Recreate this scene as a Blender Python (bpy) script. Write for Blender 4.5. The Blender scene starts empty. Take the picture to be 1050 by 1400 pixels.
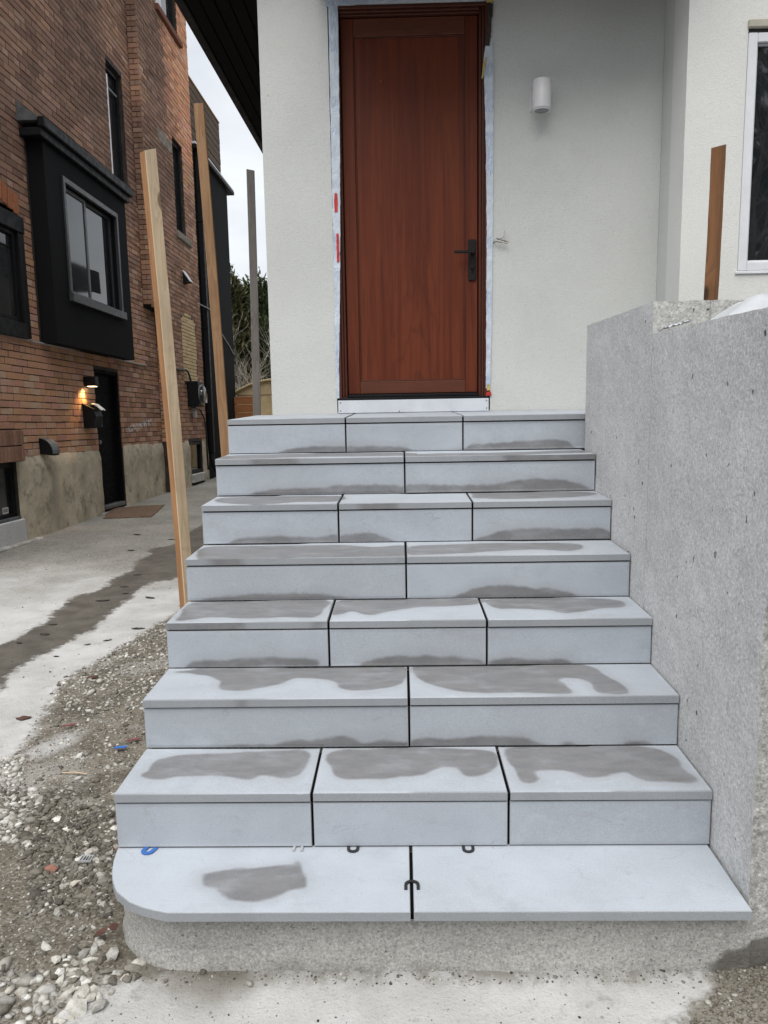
import bpy, bmesh, math, random
import numpy as np
from mathutils import Vector, Matrix, noise as mnoise
R = math.radians
rnd = random.Random(7)
rng = np.random.default_rng(7)
scene = bpy.context.scene
COL = scene.collection

# ------------------------------------------------------------------ camera
cam_d = bpy.data.cameras.new('camera')
cam = bpy.data.objects.new('camera', cam_d); COL.objects.link(cam)
cam_d.sensor_fit = 'VERTICAL'; cam_d.sensor_height = 36.0
cam_d.lens = 1083.57 / 1400 * 36.0
cam_d.clip_start = 0.05; cam_d.clip_end = 400
CAM = Vector((-0.0141, 0.0, 1.5795))
cam.matrix_world = Matrix(((0.999645, 0.013902, 0.022727, CAM[0]),
                           (0.020417, 0.148277, -0.988735, CAM[1]),
                           (-0.017116, 0.988848, 0.147941, CAM[2]),
                           (0, 0, 0, 1)))
scene.camera = cam

# ------------------------------------------------------------------ sky, sun, exposure
SUN_EL, SUN_AZ = 62, 198          # the bright part of the cloud cover, behind the photographer
world = bpy.data.worlds.new('World'); scene.world = world; world.use_nodes = True
wt = world.node_tree; wt.nodes.clear()
def wn(t, **k):
    n = wt.nodes.new(t)
    for a, b in k.items(): setattr(n, a, b)
    return n
sky = wn('ShaderNodeTexSky', sky_type='NISHITA', sun_disc=False, sun_elevation=R(SUN_EL), sun_rotation=R(SUN_AZ))
tc = wn('ShaderNodeTexCoord'); mp = wn('ShaderNodeMapping'); mp.inputs['Scale'].default_value = (1, 1, 2.6)
wt.links.new(tc.outputs['Generated'], mp.inputs['Vector'])
cl = wn('ShaderNodeTexNoise'); cl.inputs['Scale'].default_value = 2.2; cl.inputs['Detail'].default_value = 7; cl.inputs['Roughness'].default_value = .55
wt.links.new(mp.outputs['Vector'], cl.inputs['Vector'])
cr = wn('ShaderNodeValToRGB')
cr.color_ramp.elements[0].position = .36; cr.color_ramp.elements[0].color = (5.3, 5.55, 5.9, 1)
cr.color_ramp.elements[1].position = .62; cr.color_ramp.elements[1].color = (7.3, 7.5, 7.75, 1)
wt.links.new(cl.outputs['Fac'], cr.inputs['Fac'])
wm = wn('ShaderNodeMix', data_type='RGBA'); wm.inputs[0].default_value = .9
wt.links.new(sky.outputs['Color'], wm.inputs[6]); wt.links.new(cr.outputs['Color'], wm.inputs[7])
bg = wn('ShaderNodeBackground'); bg.inputs['Strength'].default_value = .05
wt.links.new(wm.outputs[2], bg.inputs['Color'])
wo = wn('ShaderNodeOutputWorld'); wt.links.new(bg.outputs['Background'], wo.inputs['Surface'])

sun_d = bpy.data.lights.new('sun', 'SUN'); sun_d.energy = 1.5; sun_d.angle = R(60); sun_d.color = (1, .98, .95)
sun = bpy.data.objects.new('sun', sun_d); COL.objects.link(sun)
# direction to the sun: azimuth clockwise from +y
sdir = Vector((math.sin(R(SUN_AZ)) * math.cos(R(SUN_EL)), math.cos(R(SUN_AZ)) * math.cos(R(SUN_EL)), math.sin(R(SUN_EL))))
sun.rotation_euler = (-sdir).to_track_quat('-Z', 'Y').to_euler(); sun.location = sdir * 30
vs = scene.view_settings; vs.view_transform = 'Standard'; vs.look = 'None'; vs.exposure = 1.5; vs.gamma = 1; vs.use_curve_mapping = False
scene.display_settings.display_device = 'sRGB'

# ------------------------------------------------------------------ shader helpers
class G:
    def __init__(s, name):
        s.m = bpy.data.materials.new(name); s.m.use_nodes = True
        s.t = s.m.node_tree; s.t.nodes.clear()
        s.out = s.t.nodes.new('ShaderNodeOutputMaterial'); s.b = s.t.nodes.new('ShaderNodeBsdfPrincipled')
        s.t.links.new(s.b.outputs[0], s.out.inputs[0])
        s.pos = s.t.nodes.new('ShaderNodeNewGeometry').outputs['Position']
    def put(s, sock, v):
        if isinstance(v, bpy.types.NodeSocket): s.t.links.new(v, sock)
        elif isinstance(v, (tuple, list)): sock.default_value = (*v, 1) if (len(v) == 3 and sock.type == 'RGBA') else v
        else: sock.default_value = v
    def map(s, sc=(1, 1, 1), rot=(0, 0, 0), loc=(0, 0, 0), vec=None):
        n = s.t.nodes.new('ShaderNodeMapping'); n.inputs['Scale'].default_value = sc; n.inputs['Rotation'].default_value = rot; n.inputs['Location'].default_value = loc
        s.put(n.inputs['Vector'], vec or s.pos); return n.outputs[0]
    def noise(s, scale, detail=3, rough=.5, vec=None, dist=0, out='Fac'):
        n = s.t.nodes.new('ShaderNodeTexNoise'); s.put(n.inputs['Vector'], vec or s.pos)
        n.inputs['Scale'].default_value = scale; n.inputs['Detail'].default_value = detail; n.inputs['Roughness'].default_value = rough; n.inputs['Distortion'].default_value = dist
        return n.outputs[out]
    def vor(s, scale, vec=None, feature='F1', out='Distance', rand=1):
        n = s.t.nodes.new('ShaderNodeTexVoronoi'); n.feature = feature; s.put(n.inputs['Vector'], vec or s.pos)
        n.inputs['Scale'].default_value = scale; n.inputs['Randomness'].default_value = rand; return n.outputs[out]
    def wave(s, scale, dist, vec, detail=3, dscale=1, bands='X', prof='SIN'):
        n = s.t.nodes.new('ShaderNodeTexWave'); n.bands_direction = bands; n.wave_profile = prof; s.put(n.inputs['Vector'], vec)
        n.inputs['Scale'].default_value = scale; n.inputs['Distortion'].default_value = dist; n.inputs['Detail'].default_value = detail; n.inputs['Detail Scale'].default_value = dscale
        return n.outputs['Fac']
    def ramp(s, fac, stops, interp='LINEAR'):
        n = s.t.nodes.new('ShaderNodeValToRGB'); n.color_ramp.interpolation = interp
        e = n.color_ramp.elements
        while len(e) < len(stops): e.new(.5)
        for k, (p, c) in enumerate(stops):
            e[k].position = p; e[k].color = (c, c, c, 1) if isinstance(c, (int, float)) else (*c, 1)
        s.put(n.inputs['Fac'], fac); return n.outputs['Color']
    def mix(s, fac, a, b, mode='MIX'):
        n = s.t.nodes.new('ShaderNodeMix'); n.data_type = 'RGBA'; n.blend_type = mode
        s.put(n.inputs[0], fac); s.put(n.inputs[6], a); s.put(n.inputs[7], b); return n.outputs[2]
    def math(s, op, a, b=0.0, c=0.0, clamp=False):
        n = s.t.nodes.new('ShaderNodeMath'); n.operation = op; n.use_clamp = clamp
        s.put(n.inputs[0], a); s.put(n.inputs[1], b)
        if op in ('MULTIPLY_ADD',): s.put(n.inputs[2], c)
        return n.outputs[0]
    def step(s, v, lo, hi, a=0.0, b=1.0):
        n = s.t.nodes.new('ShaderNodeMapRange'); n.interpolation_type = 'SMOOTHSTEP'
        s.put(n.inputs['Value'], v); n.inputs['From Min'].default_value = lo; n.inputs['From Max'].default_value = hi
        n.inputs['To Min'].default_value = a; n.inputs['To Max'].default_value = b; return n.outputs[0]
    def attr(s, name, out='Fac'):
        n = s.t.nodes.new('ShaderNodeAttribute'); n.attribute_name = name; return n.outputs[out]
    def info(s, out='Random'): return s.t.nodes.new('ShaderNodeObjectInfo').outputs[out]
    def sep(s, vec=None):
        n = s.t.nodes.new('ShaderNodeSeparateXYZ'); s.put(n.inputs[0], vec or s.pos); return n.outputs
    def bump(s, h, strength=.3, dist=.01):
        n = s.t.nodes.new('ShaderNodeBump'); n.inputs['Strength'].default_value = strength; n.inputs['Distance'].default_value = dist
        s.put(n.inputs['Height'], h); s.t.links.new(n.outputs[0], s.b.inputs['Normal'])
    def fin(s, col=None, rough=.6, metal=0.0, spec=.5, **k):
        if col is not None: s.put(s.b.inputs['Base Color'], col)
        s.put(s.b.inputs['Roughness'], rough); s.put(s.b.inputs['Metallic'], metal); s.put(s.b.inputs['Specular IOR Level'], spec)
        for a, v in k.items(): s.put(s.b.inputs[a], v)
        return s.m
def vary(g, col, scale=6, amt=.15, detail=4):
    f = g.noise(scale, detail, .6)
    return g.mix(g.step(f, .3, .7), tuple(c * (1 - amt) for c in col), tuple(min(1, c * (1 + amt)) for c in col))
def plain(name, col, rough=.5, metal=0.0, amt=.1, scale=8, bump=0.0, bscale=120, spec=.5, rv=.15):
    g = G(name); c = vary(g, col, scale, amt)
    if bump: g.bump(g.noise(bscale, 3), bump, .004)
    r = g.step(g.noise(scale * 2.3, 3), .3, .7, rough * (1 - rv), min(1, rough * (1 + rv)))
    return g.fin(c, r, metal, spec)

M = {}
# -- honed grey limestone of treads and risers, with damp patches (float attribute 'wet' = signed distance in metres)
def stone(name, sawn=False):
    g = G(name); base = (.350, .378, .415) if not sawn else (.235, .245, .258)
    per = g.info()
    c = g.mix(g.step(g.noise(5, 4, .6), .32, .7), tuple(v * .94 for v in base), tuple(v * 1.05 for v in base))
    c = g.mix(g.math('MULTIPLY', per, .42), c, (.272, .286, .300))
    veil = g.noise(3.1, 5, .65, g.map((1, 1, 3), loc=(3, 5, 1)), .8)
    c = g.mix(g.math('MULTIPLY', g.step(veil, .55, .72), .35), c, (.255, .258, .262))
    sp = g.noise(230, 4, .85)
    c = g.mix(g.step(sp, .52, .68), c, tuple(v * .76 for v in base))
    c = g.mix(g.step(sp, .46, .32, 0, .8), c, tuple(v * 1.2 for v in base))
    c = g.mix(g.math('MULTIPLY', g.step(g.noise(480, 2, .7, g.map(loc=(9, 9, 9))), .62, .74), .5), c, (.42, .44, .46))
    sm_ = g.noise(6.5, 6, .72, g.map((1, 1.8, 1.2), rot=(.3, .2, .5), loc=(2, 9, 4)), .6)
    c = g.mix(g.math('MULTIPLY', g.step(sm_, .54, .70), .42), c, tuple(v * .80 for v in base))
    c = g.mix(g.math('MULTIPLY', g.step(sm_, .44, .30), .35), c, tuple(v * 1.12 for v in base))
    c = g.mix(g.math('MULTIPLY', g.step(g.noise(17, 5, .75, g.map(loc=(8, 3, 4))), .60, .74), .32), c, (.235, .235, .232))
    rn = g.noise(4.5, 3, .5, g.map((1, 1.4, 2.2), loc=(1, 2, 7)), .4)
    ring = g.math('MULTIPLY', g.step(g.math('ABSOLUTE', g.math('SUBTRACT', rn, .5)), .0, .007, 1, 0), g.step(g.noise(7, 2), .5, .62))
    c = g.mix(g.math('MULTIPLY', ring, .3), c, (.20, .20, .205))
    pit = g.vor(26, g.map(loc=(.3, .7, .1)), out='Distance')
    c = g.mix(g.math('MULTIPLY', g.step(pit, .035, .07, 1, 0), .5), c, (.2, .19, .18))
    w = g.attr('wet')
    wn_ = g.math('ADD', w, g.math('MULTIPLY', g.math('SUBTRACT', g.noise(14, 4, .55), .5), .026))
    wet = g.math('MULTIPLY', g.step(wn_, -.009, .007), g.step(g.noise(9, 4, .6, g.map((1, 2, 2), loc=(3, 1, 8))), .25, .55, .66, 1))
    rim = g.step(wn_, -.05, .006)
    wc = g.mix(g.step(g.noise(11, 4, .6, g.map((1, 3, 1))), .3, .7), (.130, .131, .137), (.168, .166, .168))
    wc = g.mix(g.step(g.noise(520, 2), .5, .7), wc, (.19, .19, .196))
    wc = g.mix(g.math('MULTIPLY', g.step(g.noise(300, 2, .7, g.map(loc=(4, 1, 2))), .68, .74), .7), wc, (.40, .41, .42))
    c = g.mix(g.math('MULTIPLY', rim, .3), c, (.22, .226, .235))
    c = g.mix(wet, c, wc)
    g.bump(g.math('ADD', g.noise(420, 2, .6), g.math('MULTIPLY', g.noise(30, 2), .6)), .12 if not sawn else .25, .0025)
    return g.fin(c, g.mix(wet, (.62,) * 3, (.40,) * 3), spec=.4)
M['stone'] = stone('honed_limestone'); M['sawn'] = stone('sawn_limestone_edge', True)

def concrete(name, base, speck=.55, bump=.6, warm=0.0, pits=True, agg=230):
    g = G(name)
    c = g.mix(g.step(g.noise(2.2, 5, .6), .3, .7), tuple(v * .9 for v in base), tuple(v * 1.08 for v in base))
    c = g.mix(g.math('MULTIPLY', g.step(g.noise(1.2, 5, .7, g.map((1, 1, .35), loc=(4, 2, 0))), .48, .68), .45), c, tuple(v * .78 for v in base))
    c = g.mix(g.math('MULTIPLY', g.step(g.noise(3.2, 5, .65, g.map((1, 1, .16), loc=(9, 2, 0))), .52, .7), .3), c, tuple(v * .8 for v in base))
    c = g.mix(g.math('MULTIPLY', g.step(g.noise(2.0, 4, .6, g.map((1, 1, 1.4), loc=(1, 12, 0))), .55, .7), .35), c, tuple(min(.8, v * 1.12) for v in base))
    a = g.vor(agg, out='Color'); av = g.sep(a)[0]
    d = g.noise(agg * .9, 5, .85); d2 = g.noise(agg * .55, 5, .8, g.map(loc=(5, 3, 8)))
    c = g.mix(g.math('MULTIPLY', g.step(d, .50, .64), speck), c, tuple(v * .45 for v in base))
    c = g.mix(g.math('MULTIPLY', g.step(d, .49, .36), speck), c, tuple(min(.85, v * 1.5) for v in base))
    c = g.mix(g.math('MULTIPLY', g.step(d2, .60, .70), speck), c, tuple(v * .33 for v in base))
    c = g.mix(g.math('MULTIPLY', g.step(av, .86, .96), speck * .5), c, tuple(v * .5 for v in base))
    h = g.math('ADD', g.math('MULTIPLY', d, 1.4), g.math('MULTIPLY', d2, .8))
    if pits:
        p1 = g.step(g.noise(30, 2, .5, g.map((1, 1, .8), loc=(4, 7, 1))), .70, .75)
        p2 = g.step(g.math('ADD', g.vor(10, g.map((1, 1, .8), loc=(1.4, 2.1, .3))), g.math('MULTIPLY', g.noise(45, 3), .09)), .085, .12, 1, 0)
        p = g.math('MULTIPLY', g.math('MAXIMUM', g.math('MULTIPLY', p1, .7), p2), g.step(g.noise(2.3, 2, .5, g.map(loc=(6, 6, 2))), .40, .52))
        c = g.mix(g.math('MULTIPLY', p, .9), c, (.045, .045, .048))
        h = g.math('SUBTRACT', h, g.math('MULTIPLY', p, 3))
    g.bump(h, bump, .006)
    return g, c
g, c = concrete('cast_concrete', (.555, .555, .558), .64, .8, agg=120); M['concrete'] = g.fin(c, .85, spec=.3)
g, c = concrete('exposed_aggregate_concrete', (.43, .425, .40), .9, 1.0, agg=90, pits=False)
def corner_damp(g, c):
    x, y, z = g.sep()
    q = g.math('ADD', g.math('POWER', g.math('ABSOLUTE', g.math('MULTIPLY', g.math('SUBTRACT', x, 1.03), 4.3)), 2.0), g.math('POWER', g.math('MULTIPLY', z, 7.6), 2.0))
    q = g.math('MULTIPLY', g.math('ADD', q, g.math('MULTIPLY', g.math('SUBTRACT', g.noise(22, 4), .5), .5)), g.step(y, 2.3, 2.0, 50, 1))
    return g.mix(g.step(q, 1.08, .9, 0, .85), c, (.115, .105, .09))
M['agg'] = g.fin(corner_damp(g, c), .9, spec=.25)
g, c = concrete('pale_aggregate_concrete', (.50, .495, .47), .75, 1.0, agg=90); M['aggpale'] = g.fin(c, .9, spec=.25)
g, c = concrete('footing_concrete', (.47, .46, .43), .75, .9, agg=140, pits=False)
z = g.sep()[2]
dirtl = g.math('MULTIPLY', g.step(g.math('ADD', z, g.math('MULTIPLY', g.noise(9, 4, .6), .05)), .10, .03), g.step(g.noise(5, 4, .6), .42, .6))
c = g.mix(g.math('MULTIPLY', dirtl, .5), c, (.17, .16, .145))
ol = g.math('MULTIPLY', g.step(g.math('ADD', z, g.math('MULTIPLY', g.noise(30, 4, .6), .02)), .19, .215), g.step(g.noise(8, 3), .4, .6))
c = g.mix(g.math('MULTIPLY', ol, .6), c, (.13, .125, .09))
c = corner_damp(g, c)
c = g.mix(g.math('MULTIPLY', g.step(g.noise(75, 3, .6, g.map(loc=(2, 5, 1))), .64, .70), .75), c, (.10, .095, .085))
M['footing'] = g.fin(c, .85, spec=.3)

def stucco(name, base, amt=.5):
    g = G(name)
    n1 = g.noise(135, 4, .75); n2 = g.noise(60, 3, .6)
    c = g.mix(g.step(g.noise(1.6, 5, .6), .3, .7), tuple(v * .95 for v in base), tuple(v * 1.03 for v in base))
    c = g.mix(g.math('MULTIPLY', g.step(n1, .5, .64), .30), c, tuple(v * .70 for v in base))
    c = g.mix(g.math('MULTIPLY', g.step(g.noise(3.5, 6, .7, g.map((1, 1, .5), loc=(2, 8, 1))), .6, .74), .3), c, tuple(v * .82 for v in base))
    c = g.mix(g.math('MULTIPLY', g.step(g.vor(4.2, g.map(loc=(.2, .3, .5))), .02, .034, 1, 0), .4), c, (.28, .27, .25))
    g.bump(g.math('ADD', n1, g.math('MULTIPLY', n2, .25)), amt, .005)
    return g.fin(c, .9, spec=.2)
M['stucco'] = stucco('acrylic_stucco', (.515, .518, .495), .6)
M['stucco_b'] = stucco('acrylic_stucco_pale', (.60, .60, .572), .6)  # same grain as the other stucco, paler base colour
M['blackstucco'] = plain('charcoal_stucco', (.0075, .0077, .0082), .85, amt=.05, scale=2, bump=.12, bscale=300, spec=.10, rv=0)
M['soffit'] = plain('black_soffit', (.0028, .0028, .003), .7, amt=.1, spec=.06, rv=0)
M['blackmetal'] = plain('black_coated_metal', (.0058, .006, .0066), .55, amt=.2, scale=5, bump=.02, spec=.18)
M['darktrim'] = plain('charcoal_trim', (.036, .037, .039), .45, amt=.12)
M['greymetal'] = plain('galvanised_grey_metal', (.11, .113, .116), .45, .3, amt=.25)
M['steel'] = plain('dull_steel', (.36, .36, .36), .4, .9, amt=.2)
M['whitemetal'] = plain('white_lacquered_metal', (.56, .55, .55), .38, amt=.04)
M['pvc'] = plain('white_window_vinyl', (.58, .59, .61), .4, amt=.05)
M['whiteboard'] = plain('white_trim_board', (.50, .52, .55), .45, amt=.06, bump=.05)
M['beigetrim'] = plain('beige_flashing', (.33, .31, .25), .6, amt=.1)
M['blackplastic'] = plain('black_plastic', (.012, .012, .013), .45, amt=.2)
M['blueplastic'] = plain('blue_plastic', (.03, .115, .36), .4, amt=.12)
M['redplastic'] = plain('faded_red_plastic', (.16, .04, .045), .5, amt=.2)
M['clearplastic'] = plain('greyish_plastic', (.30, .31, .32), .3, amt=.2)
M['blackhandle'] = plain('matte_black_hardware', (.0045, .0045, .005), .55, amt=.1, spec=.25)
M['red'] = plain('red_sealant', (.40, .016, .012), .6, amt=.25, scale=40, bump=.3, bscale=90)
M['yellowtape'] = plain('torn_yellow_film', (.40, .30, .10), .6, amt=.2, scale=30)
M['doorblack'] = plain('black_painted_door', (.0035, .0035, .0038), .8, amt=.1, spec=.08)
M['foam'] = plain('dark_gap_filler', (.03, .022, .018), .8, amt=.3, scale=30)
M['paper'] = plain('crumpled_paper', (.62, .60, .57), .8, amt=.1, scale=20)
M['sheet'] = plain('white_plastic_sheet', (.44, .455, .475), .35, amt=.05)
M['coir'] = plain('brown_coir', (.12, .075, .045), .95, amt=.35, scale=25, bump=.8, bscale=180)
M['leaf'] = plain('dead_leaf', (.028, .02, .015), .8, amt=.4, scale=30)
M['rustleaf'] = plain('rust_brown_leaf', (.06, .024, .017), .8, amt=.35, scale=30)
M['cable'] = plain('grey_cable', (.30, .29, .28), .5, amt=.2, scale=20)
M['darkcable'] = plain('black_cable', (.014, .014, .014), .5, amt=.2)
M['copperwire'] = plain('bare_wire', (.26, .23, .19), .5, .3, amt=.3, scale=40)
M['sandstone'] = plain('worn_sandstone', (.17, .145, .115), .9, amt=.4, scale=14, bump=.5, bscale=60)
M['yellowish'] = plain('pale_wood_patch', (.30, .2, .1), .8)
M['lampdark'] = plain('lamp_lens', (.20, .21, .22), .15, amt=.05)
M['soil'] = plain('planter_soil', (.05, .04, .03), .95, amt=.3, scale=20, bump=.7, bscale=60)
M['shed'] = plain('beige_resin', (.52, .40, .22), .6, amt=.12, scale=4)
M['bark'] = plain('grey_bark', (.36, .33, .29), .9, amt=.35, scale=12, bump=.5, bscale=60)
M['roof'] = plain('dark_shingle', (.03, .03, .032), .8, amt=.3)
M['ledlens'] = None
g = G('warm_lamp_lens'); M['ledlens'] = g.fin((.9, .7, .45), .4, **{'Emission Color': (1, .78, .45, 1), 'Emission Strength': 3.5})

def glass(name, tint=(.012, .014, .016), rough=.02, spec=.8):
    g = G(name)
    g.bump(g.noise(1.4, 2), .05, .02)
    return g.fin(vary(g, tint, 2, .3), rough, spec=spec)
M['glass'] = glass('window_glass'); M['glassdim'] = glass('dusty_window_glass', (.035, .037, .038), .06, .6)

def wood(name, light, dark, scale=34, knots=True, axis=2, rough=.75):
    g = G(name)
    st = [1, 1, 1]; st[axis] = .05
    sk = [1, 1, 1]; sk[axis] = .45
    p = g.map(tuple(st)); per = g.info()
    k = g.vor(4.6, g.map(tuple(sk), loc=(.2, .4, .15)))
    # growth rings: warped distance field cut by the saw, bending round the knots
    warp = g.noise(1.6, 3, .55, g.map(tuple(.35 if q < 1 else 1 for q in st)), .3)
    ring = g.math('FRACT', g.math('ADD', g.math('MULTIPLY', g.noise(scale * .32, 2, .45, p), 7.0), g.math('ADD', g.math('MULTIPLY', warp, 5.0), g.math('MULTIPLY', g.step(k, .05, .3, 1, 0), 1.6))))
    fine = g.noise(210, 3, .65, p)
    c = g.mix(g.math('MULTIPLY', g.step(ring, .35, .95), .75), light, tuple((a + b * 1.2) / 2.2 for a, b in zip(light, dark)))
    c = g.mix(g.math('MULTIPLY', g.step(fine, .5, .72), .4), c, dark)
    c = g.mix(g.math('MULTIPLY', g.step(g.noise(2.1, 4, .65), .42, .68), .5), c, tuple(v * .66 for v in light))
    c = g.mix(g.math('MULTIPLY', g.step(g.noise(9, 4, .7), .6, .72), .35), c, tuple(v * .5 for v in light))
    if knots: c = g.mix(g.step(k, .075, .115, .9, 0), c, tuple(v * .4 for v in dark))
    g.bump(g.math('ADD', fine, g.math('MULTIPLY', ring, .3)), .3, .003)
    return g.fin(c, rough, spec=.3)
M['post_orange'] = wood('fresh_cedar_lumber', (.32, .165, .072), (.16, .07, .028))
M['post_pale'] = wood('pale_lumber_face', (.50, .39, .265), (.33, .22, .125))  # paler wood, for one face of the nearest post and a twig
M['post_tan'] = wood('tan_spruce_lumber', (.30, .175, .09), (.15, .075, .035))
M['post_grey'] = wood('weathered_grey_lumber', (.21, .19, .175), (.11, .095, .085))
M['post_brown'] = wood('brown_treated_lumber', (.195, .09, .036), (.07, .03, .013))
M['deckboard'] = wood('stained_deck_board', (.085, .052, .027), (.035, .02, .012), axis=1, knots=False)
M['fenceboard'] = wood('orange_cedar_board', (.32, .13, .05), (.16, .06, .025), axis=0, knots=False)
# door veneer: long grain, cathedral figure low in the panel
g = G('mahogany_veneer')
p = g.map((1, 1, .045))
f1 = g.noise(95, 4, .65, p); f2 = g.noise(22, 4, .6, p, .6)
px, py, pz = g.sep()
cx_ = g.math('MULTIPLY', g.math('SUBTRACT', px, .075), 3.1)
par = g.math('MULTIPLY', g.math('MULTIPLY', cx_, cx_), 1.6)
cat = g.math('ADD', g.math('MULTIPLY', g.math('ADD', pz, par), 1.15), g.math('MULTIPLY', g.noise(7, 4, .6, g.map((1, 1, .25))), 1.1))
cath = g.math('ABSOLUTE', g.math('SINE', g.math('MULTIPLY', cat, 9.0)))
zone = g.math('MULTIPLY', g.step(g.math('ABSOLUTE', g.math('SUBTRACT', px, .075)), .05, .2, 1, 0), g.step(pz, 2.75, 1.9))
c = g.mix(g.step(f2, .32, .7), (.080, .0162, .0064), (.122, .028, .0105))
c = g.mix(g.math('MULTIPLY', g.step(f1, .5, .68), .38), c, (.045, .0115, .006))
c = g.mix(g.math('MULTIPLY', g.math('MULTIPLY', zone, g.step(cath, .5, .05)), .30), c, (.038, .009, .005))
c = g.mix(g.math('MULTIPLY', g.step(g.vor(5, g.map((1, 1, .7), loc=(.1, .5, .2))), .018, .03, 1, 0), .5), c, (.35, .25, .17))
g.bump(f1, .08, .002)
M['door'] = g.fin(c, g.step(f2, .3, .7, .44, .56), spec=.17)
M['doorframe'] = wood('mahogany_frame', (.070, .018, .0085), (.03, .0075, .004), 20, False, 2, .5)
M['doorrail'] = wood('mahogany_rail', (.098, .0255, .0108), (.06, .0155, .007), 26, False, 0, .5)
# flashing tape: bluish film with smudged printing
g = G('printed_flashing_tape')
c = vary(g, (.46, .505, .56), 14, .12)
q = g.map((1, 1, 1))
br = g.noise(230, 2, .75, g.map((1, 1, .14), loc=(2, 0, 1)))
bl = g.step(g.noise(6, 2, .5, g.map((.3, 1, 1), loc=(7, 7, 7))), .5, .54)
c = g.mix(g.math('MULTIPLY', g.math('MULTIPLY', g.step(br, .50, .57), bl), .6), c, (.18, .26, .42))
c = g.mix(g.math('MULTIPLY', g.step(g.noise(45, 4, .7), .62, .7), .45), c, (.30, .29, .27))
g.bump(g.noise(60, 4, .6), .5, .006)
M['tape'] = g.fin(c, .45, spec=.4)

def brickmat(name, single):
    g = G(name)
    base = g.info('Color') if single else g.attr('Col', 'Color')
    n = g.noise(38, 5, .7); n2 = g.noise(150, 3, .7)
    c = g.mix(g.math('MULTIPLY', g.step(n, .38, .7), .55), base, g.mix(1.0, base, (.68, .63, .6), 'MULTIPLY'))
    c = g.mix(g.math('MULTIPLY', g.step(n2, .55, .72), .4), c, (.06, .045, .038))
    x, y, z = g.sep()
    # smear of old white paint low on the wall beside the side door
    band = g.math('MULTIPLY', g.math('MULTIPLY', g.step(y, 12.75, 12.95), g.step(y, 14.3, 13.9)),
                  g.step(g.math('ABSOLUTE', g.math('SUBTRACT', g.math('ADD', z, g.math('MULTIPLY', y, -.075)), .10)), .03, .075, 1, 0))
    c = g.mix(g.math('MULTIPLY', band, g.step(g.noise(13, 4, .7, g.map((1, 1, 1.6))), .46, .52)), c, (.62, .58, .54))
    b2 = g.math('MULTIPLY', g.math('MULTIPLY', g.step(y, 9.35, 9.5), g.step(y, 10.25, 10.0)), g.step(g.math('ABSOLUTE', g.math('SUBTRACT', z, .945)), .02, .06, 1, 0))
    c = g.mix(g.math('MULTIPLY', b2, g.step(g.noise(17, 4, .7), .5, .56)), c, (.42, .36, .33))
    g.bump(g.math('ADD', n, g.math('MULTIPLY', n2, .6)), .5, .006)
    return g.fin(c, .9, spec=.2)
M['brick1'] = brickmat('fired_clay_brick', True); M['brickn'] = brickmat('fired_clay_brick_courses', False)
M['mortar'] = plain('old_mortar', (.034, .027, .022), .95, amt=.45, scale=5, bump=.6, bscale=80)
g = G('cement_parging')
c = g.mix(g.step(g.noise(2.4, 5, .65), .3, .7), (.36, .315, .235), (.56, .495, .38))
c = g.mix(g.math('MULTIPLY', g.step(g.noise(5, 6, .7, g.map(loc=(5, 1, 1))), .5, .68), .6), c, (.11, .098, .078))
c = g.mix(g.math('MULTIPLY', g.step(g.noise(9, 5, .7, g.map(loc=(1, 6, 1))), .58, .7), .5), c, (.5, .46, .37))
st = g.math('MULTIPLY', g.step(g.math('ABSOLUTE', g.math('SUBTRACT', g.sep()[1], 10.05)), .03, .22, 1, 0), g.step(g.noise(6, 4, .6, g.map((1, 1, .3))), .35, .6))
c = g.mix(g.math('MULTIPLY', st, .35), c, (.19, .19, .195))
g.bump(g.math('ADD', g.noise(9, 5, .65), g.math('MULTIPLY', g.noise(90, 4, .7), .3)), .7, .02)
M['parging'] = g.fin(c, .9, spec=.25)

# ground sheet: near pad, driveway, dirt strip, water streak; all from signed-distance attributes of real outlines
g = G('driveway_and_dirt')
x, y, z = g.sep()
edge = g.math('MULTIPLY', g.math('SUBTRACT', g.noise(7, 5, .65), .5), .16)
fine = g.noise(260, 3, .75); fine2 = g.noise(120, 4, .75)
pad = g.mix(g.step(g.noise(3, 5, .65), .3, .7), (.37, .364, .35), (.48, .476, .468))
pad = g.mix(g.math('MULTIPLY', g.step(fine2, .56, .7), .45), pad, (.16, .148, .13))
pad = g.mix(g.math('MULTIPLY', g.step(g.noise(11, 5, .7, g.map(loc=(3, 3, 3))), .56, .72), .5), pad, (.19, .172, .148))
dcol = g.mix(g.step(g.noise(1.1, 5, .65), .3, .7), (.19, .181, .163), (.29, .277, .248))
agg_ = g.sep(g.vor(85, out='Color'))[0]
dcol = g.mix(g.math('MULTIPLY', g.step(agg_, .7, .9), .5), dcol, (.09, .085, .078))
dcol = g.mix(g.math('MULTIPLY', g.step(agg_, .25, .1), .5), dcol, (.36, .345, .32))
dcol = g.mix(g.math('MULTIPLY', g.step(g.noise(2.7, 5, .7, g.map(loc=(8, 1, 0))), .55, .72), .5), dcol, (.14, .125, .105))
back = g.step(g.math('ADD', y, g.math('MULTIPLY', g.noise(1.3, 4, .6), 3)), 7.2, 9.6)
c = g.mix(back, pad, dcol)
street = g.step(g.math('ADD', y, g.math('MULTIPLY', g.noise(.8, 3), .5)), .95, .55)
c = g.mix(street, c, g.mix(g.step(fine, .45, .7), (.055, .055, .056), (.10, .098, .095)))
sd = g.math('ADD', g.attr('streak'), g.math('ADD', g.math('MULTIPLY', edge, 1.1), g.math('MULTIPLY', g.math('SUBTRACT', g.noise(19, 4, .7), .5), .16)))
wetf = g.step(sd, -.03, .03)
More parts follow.
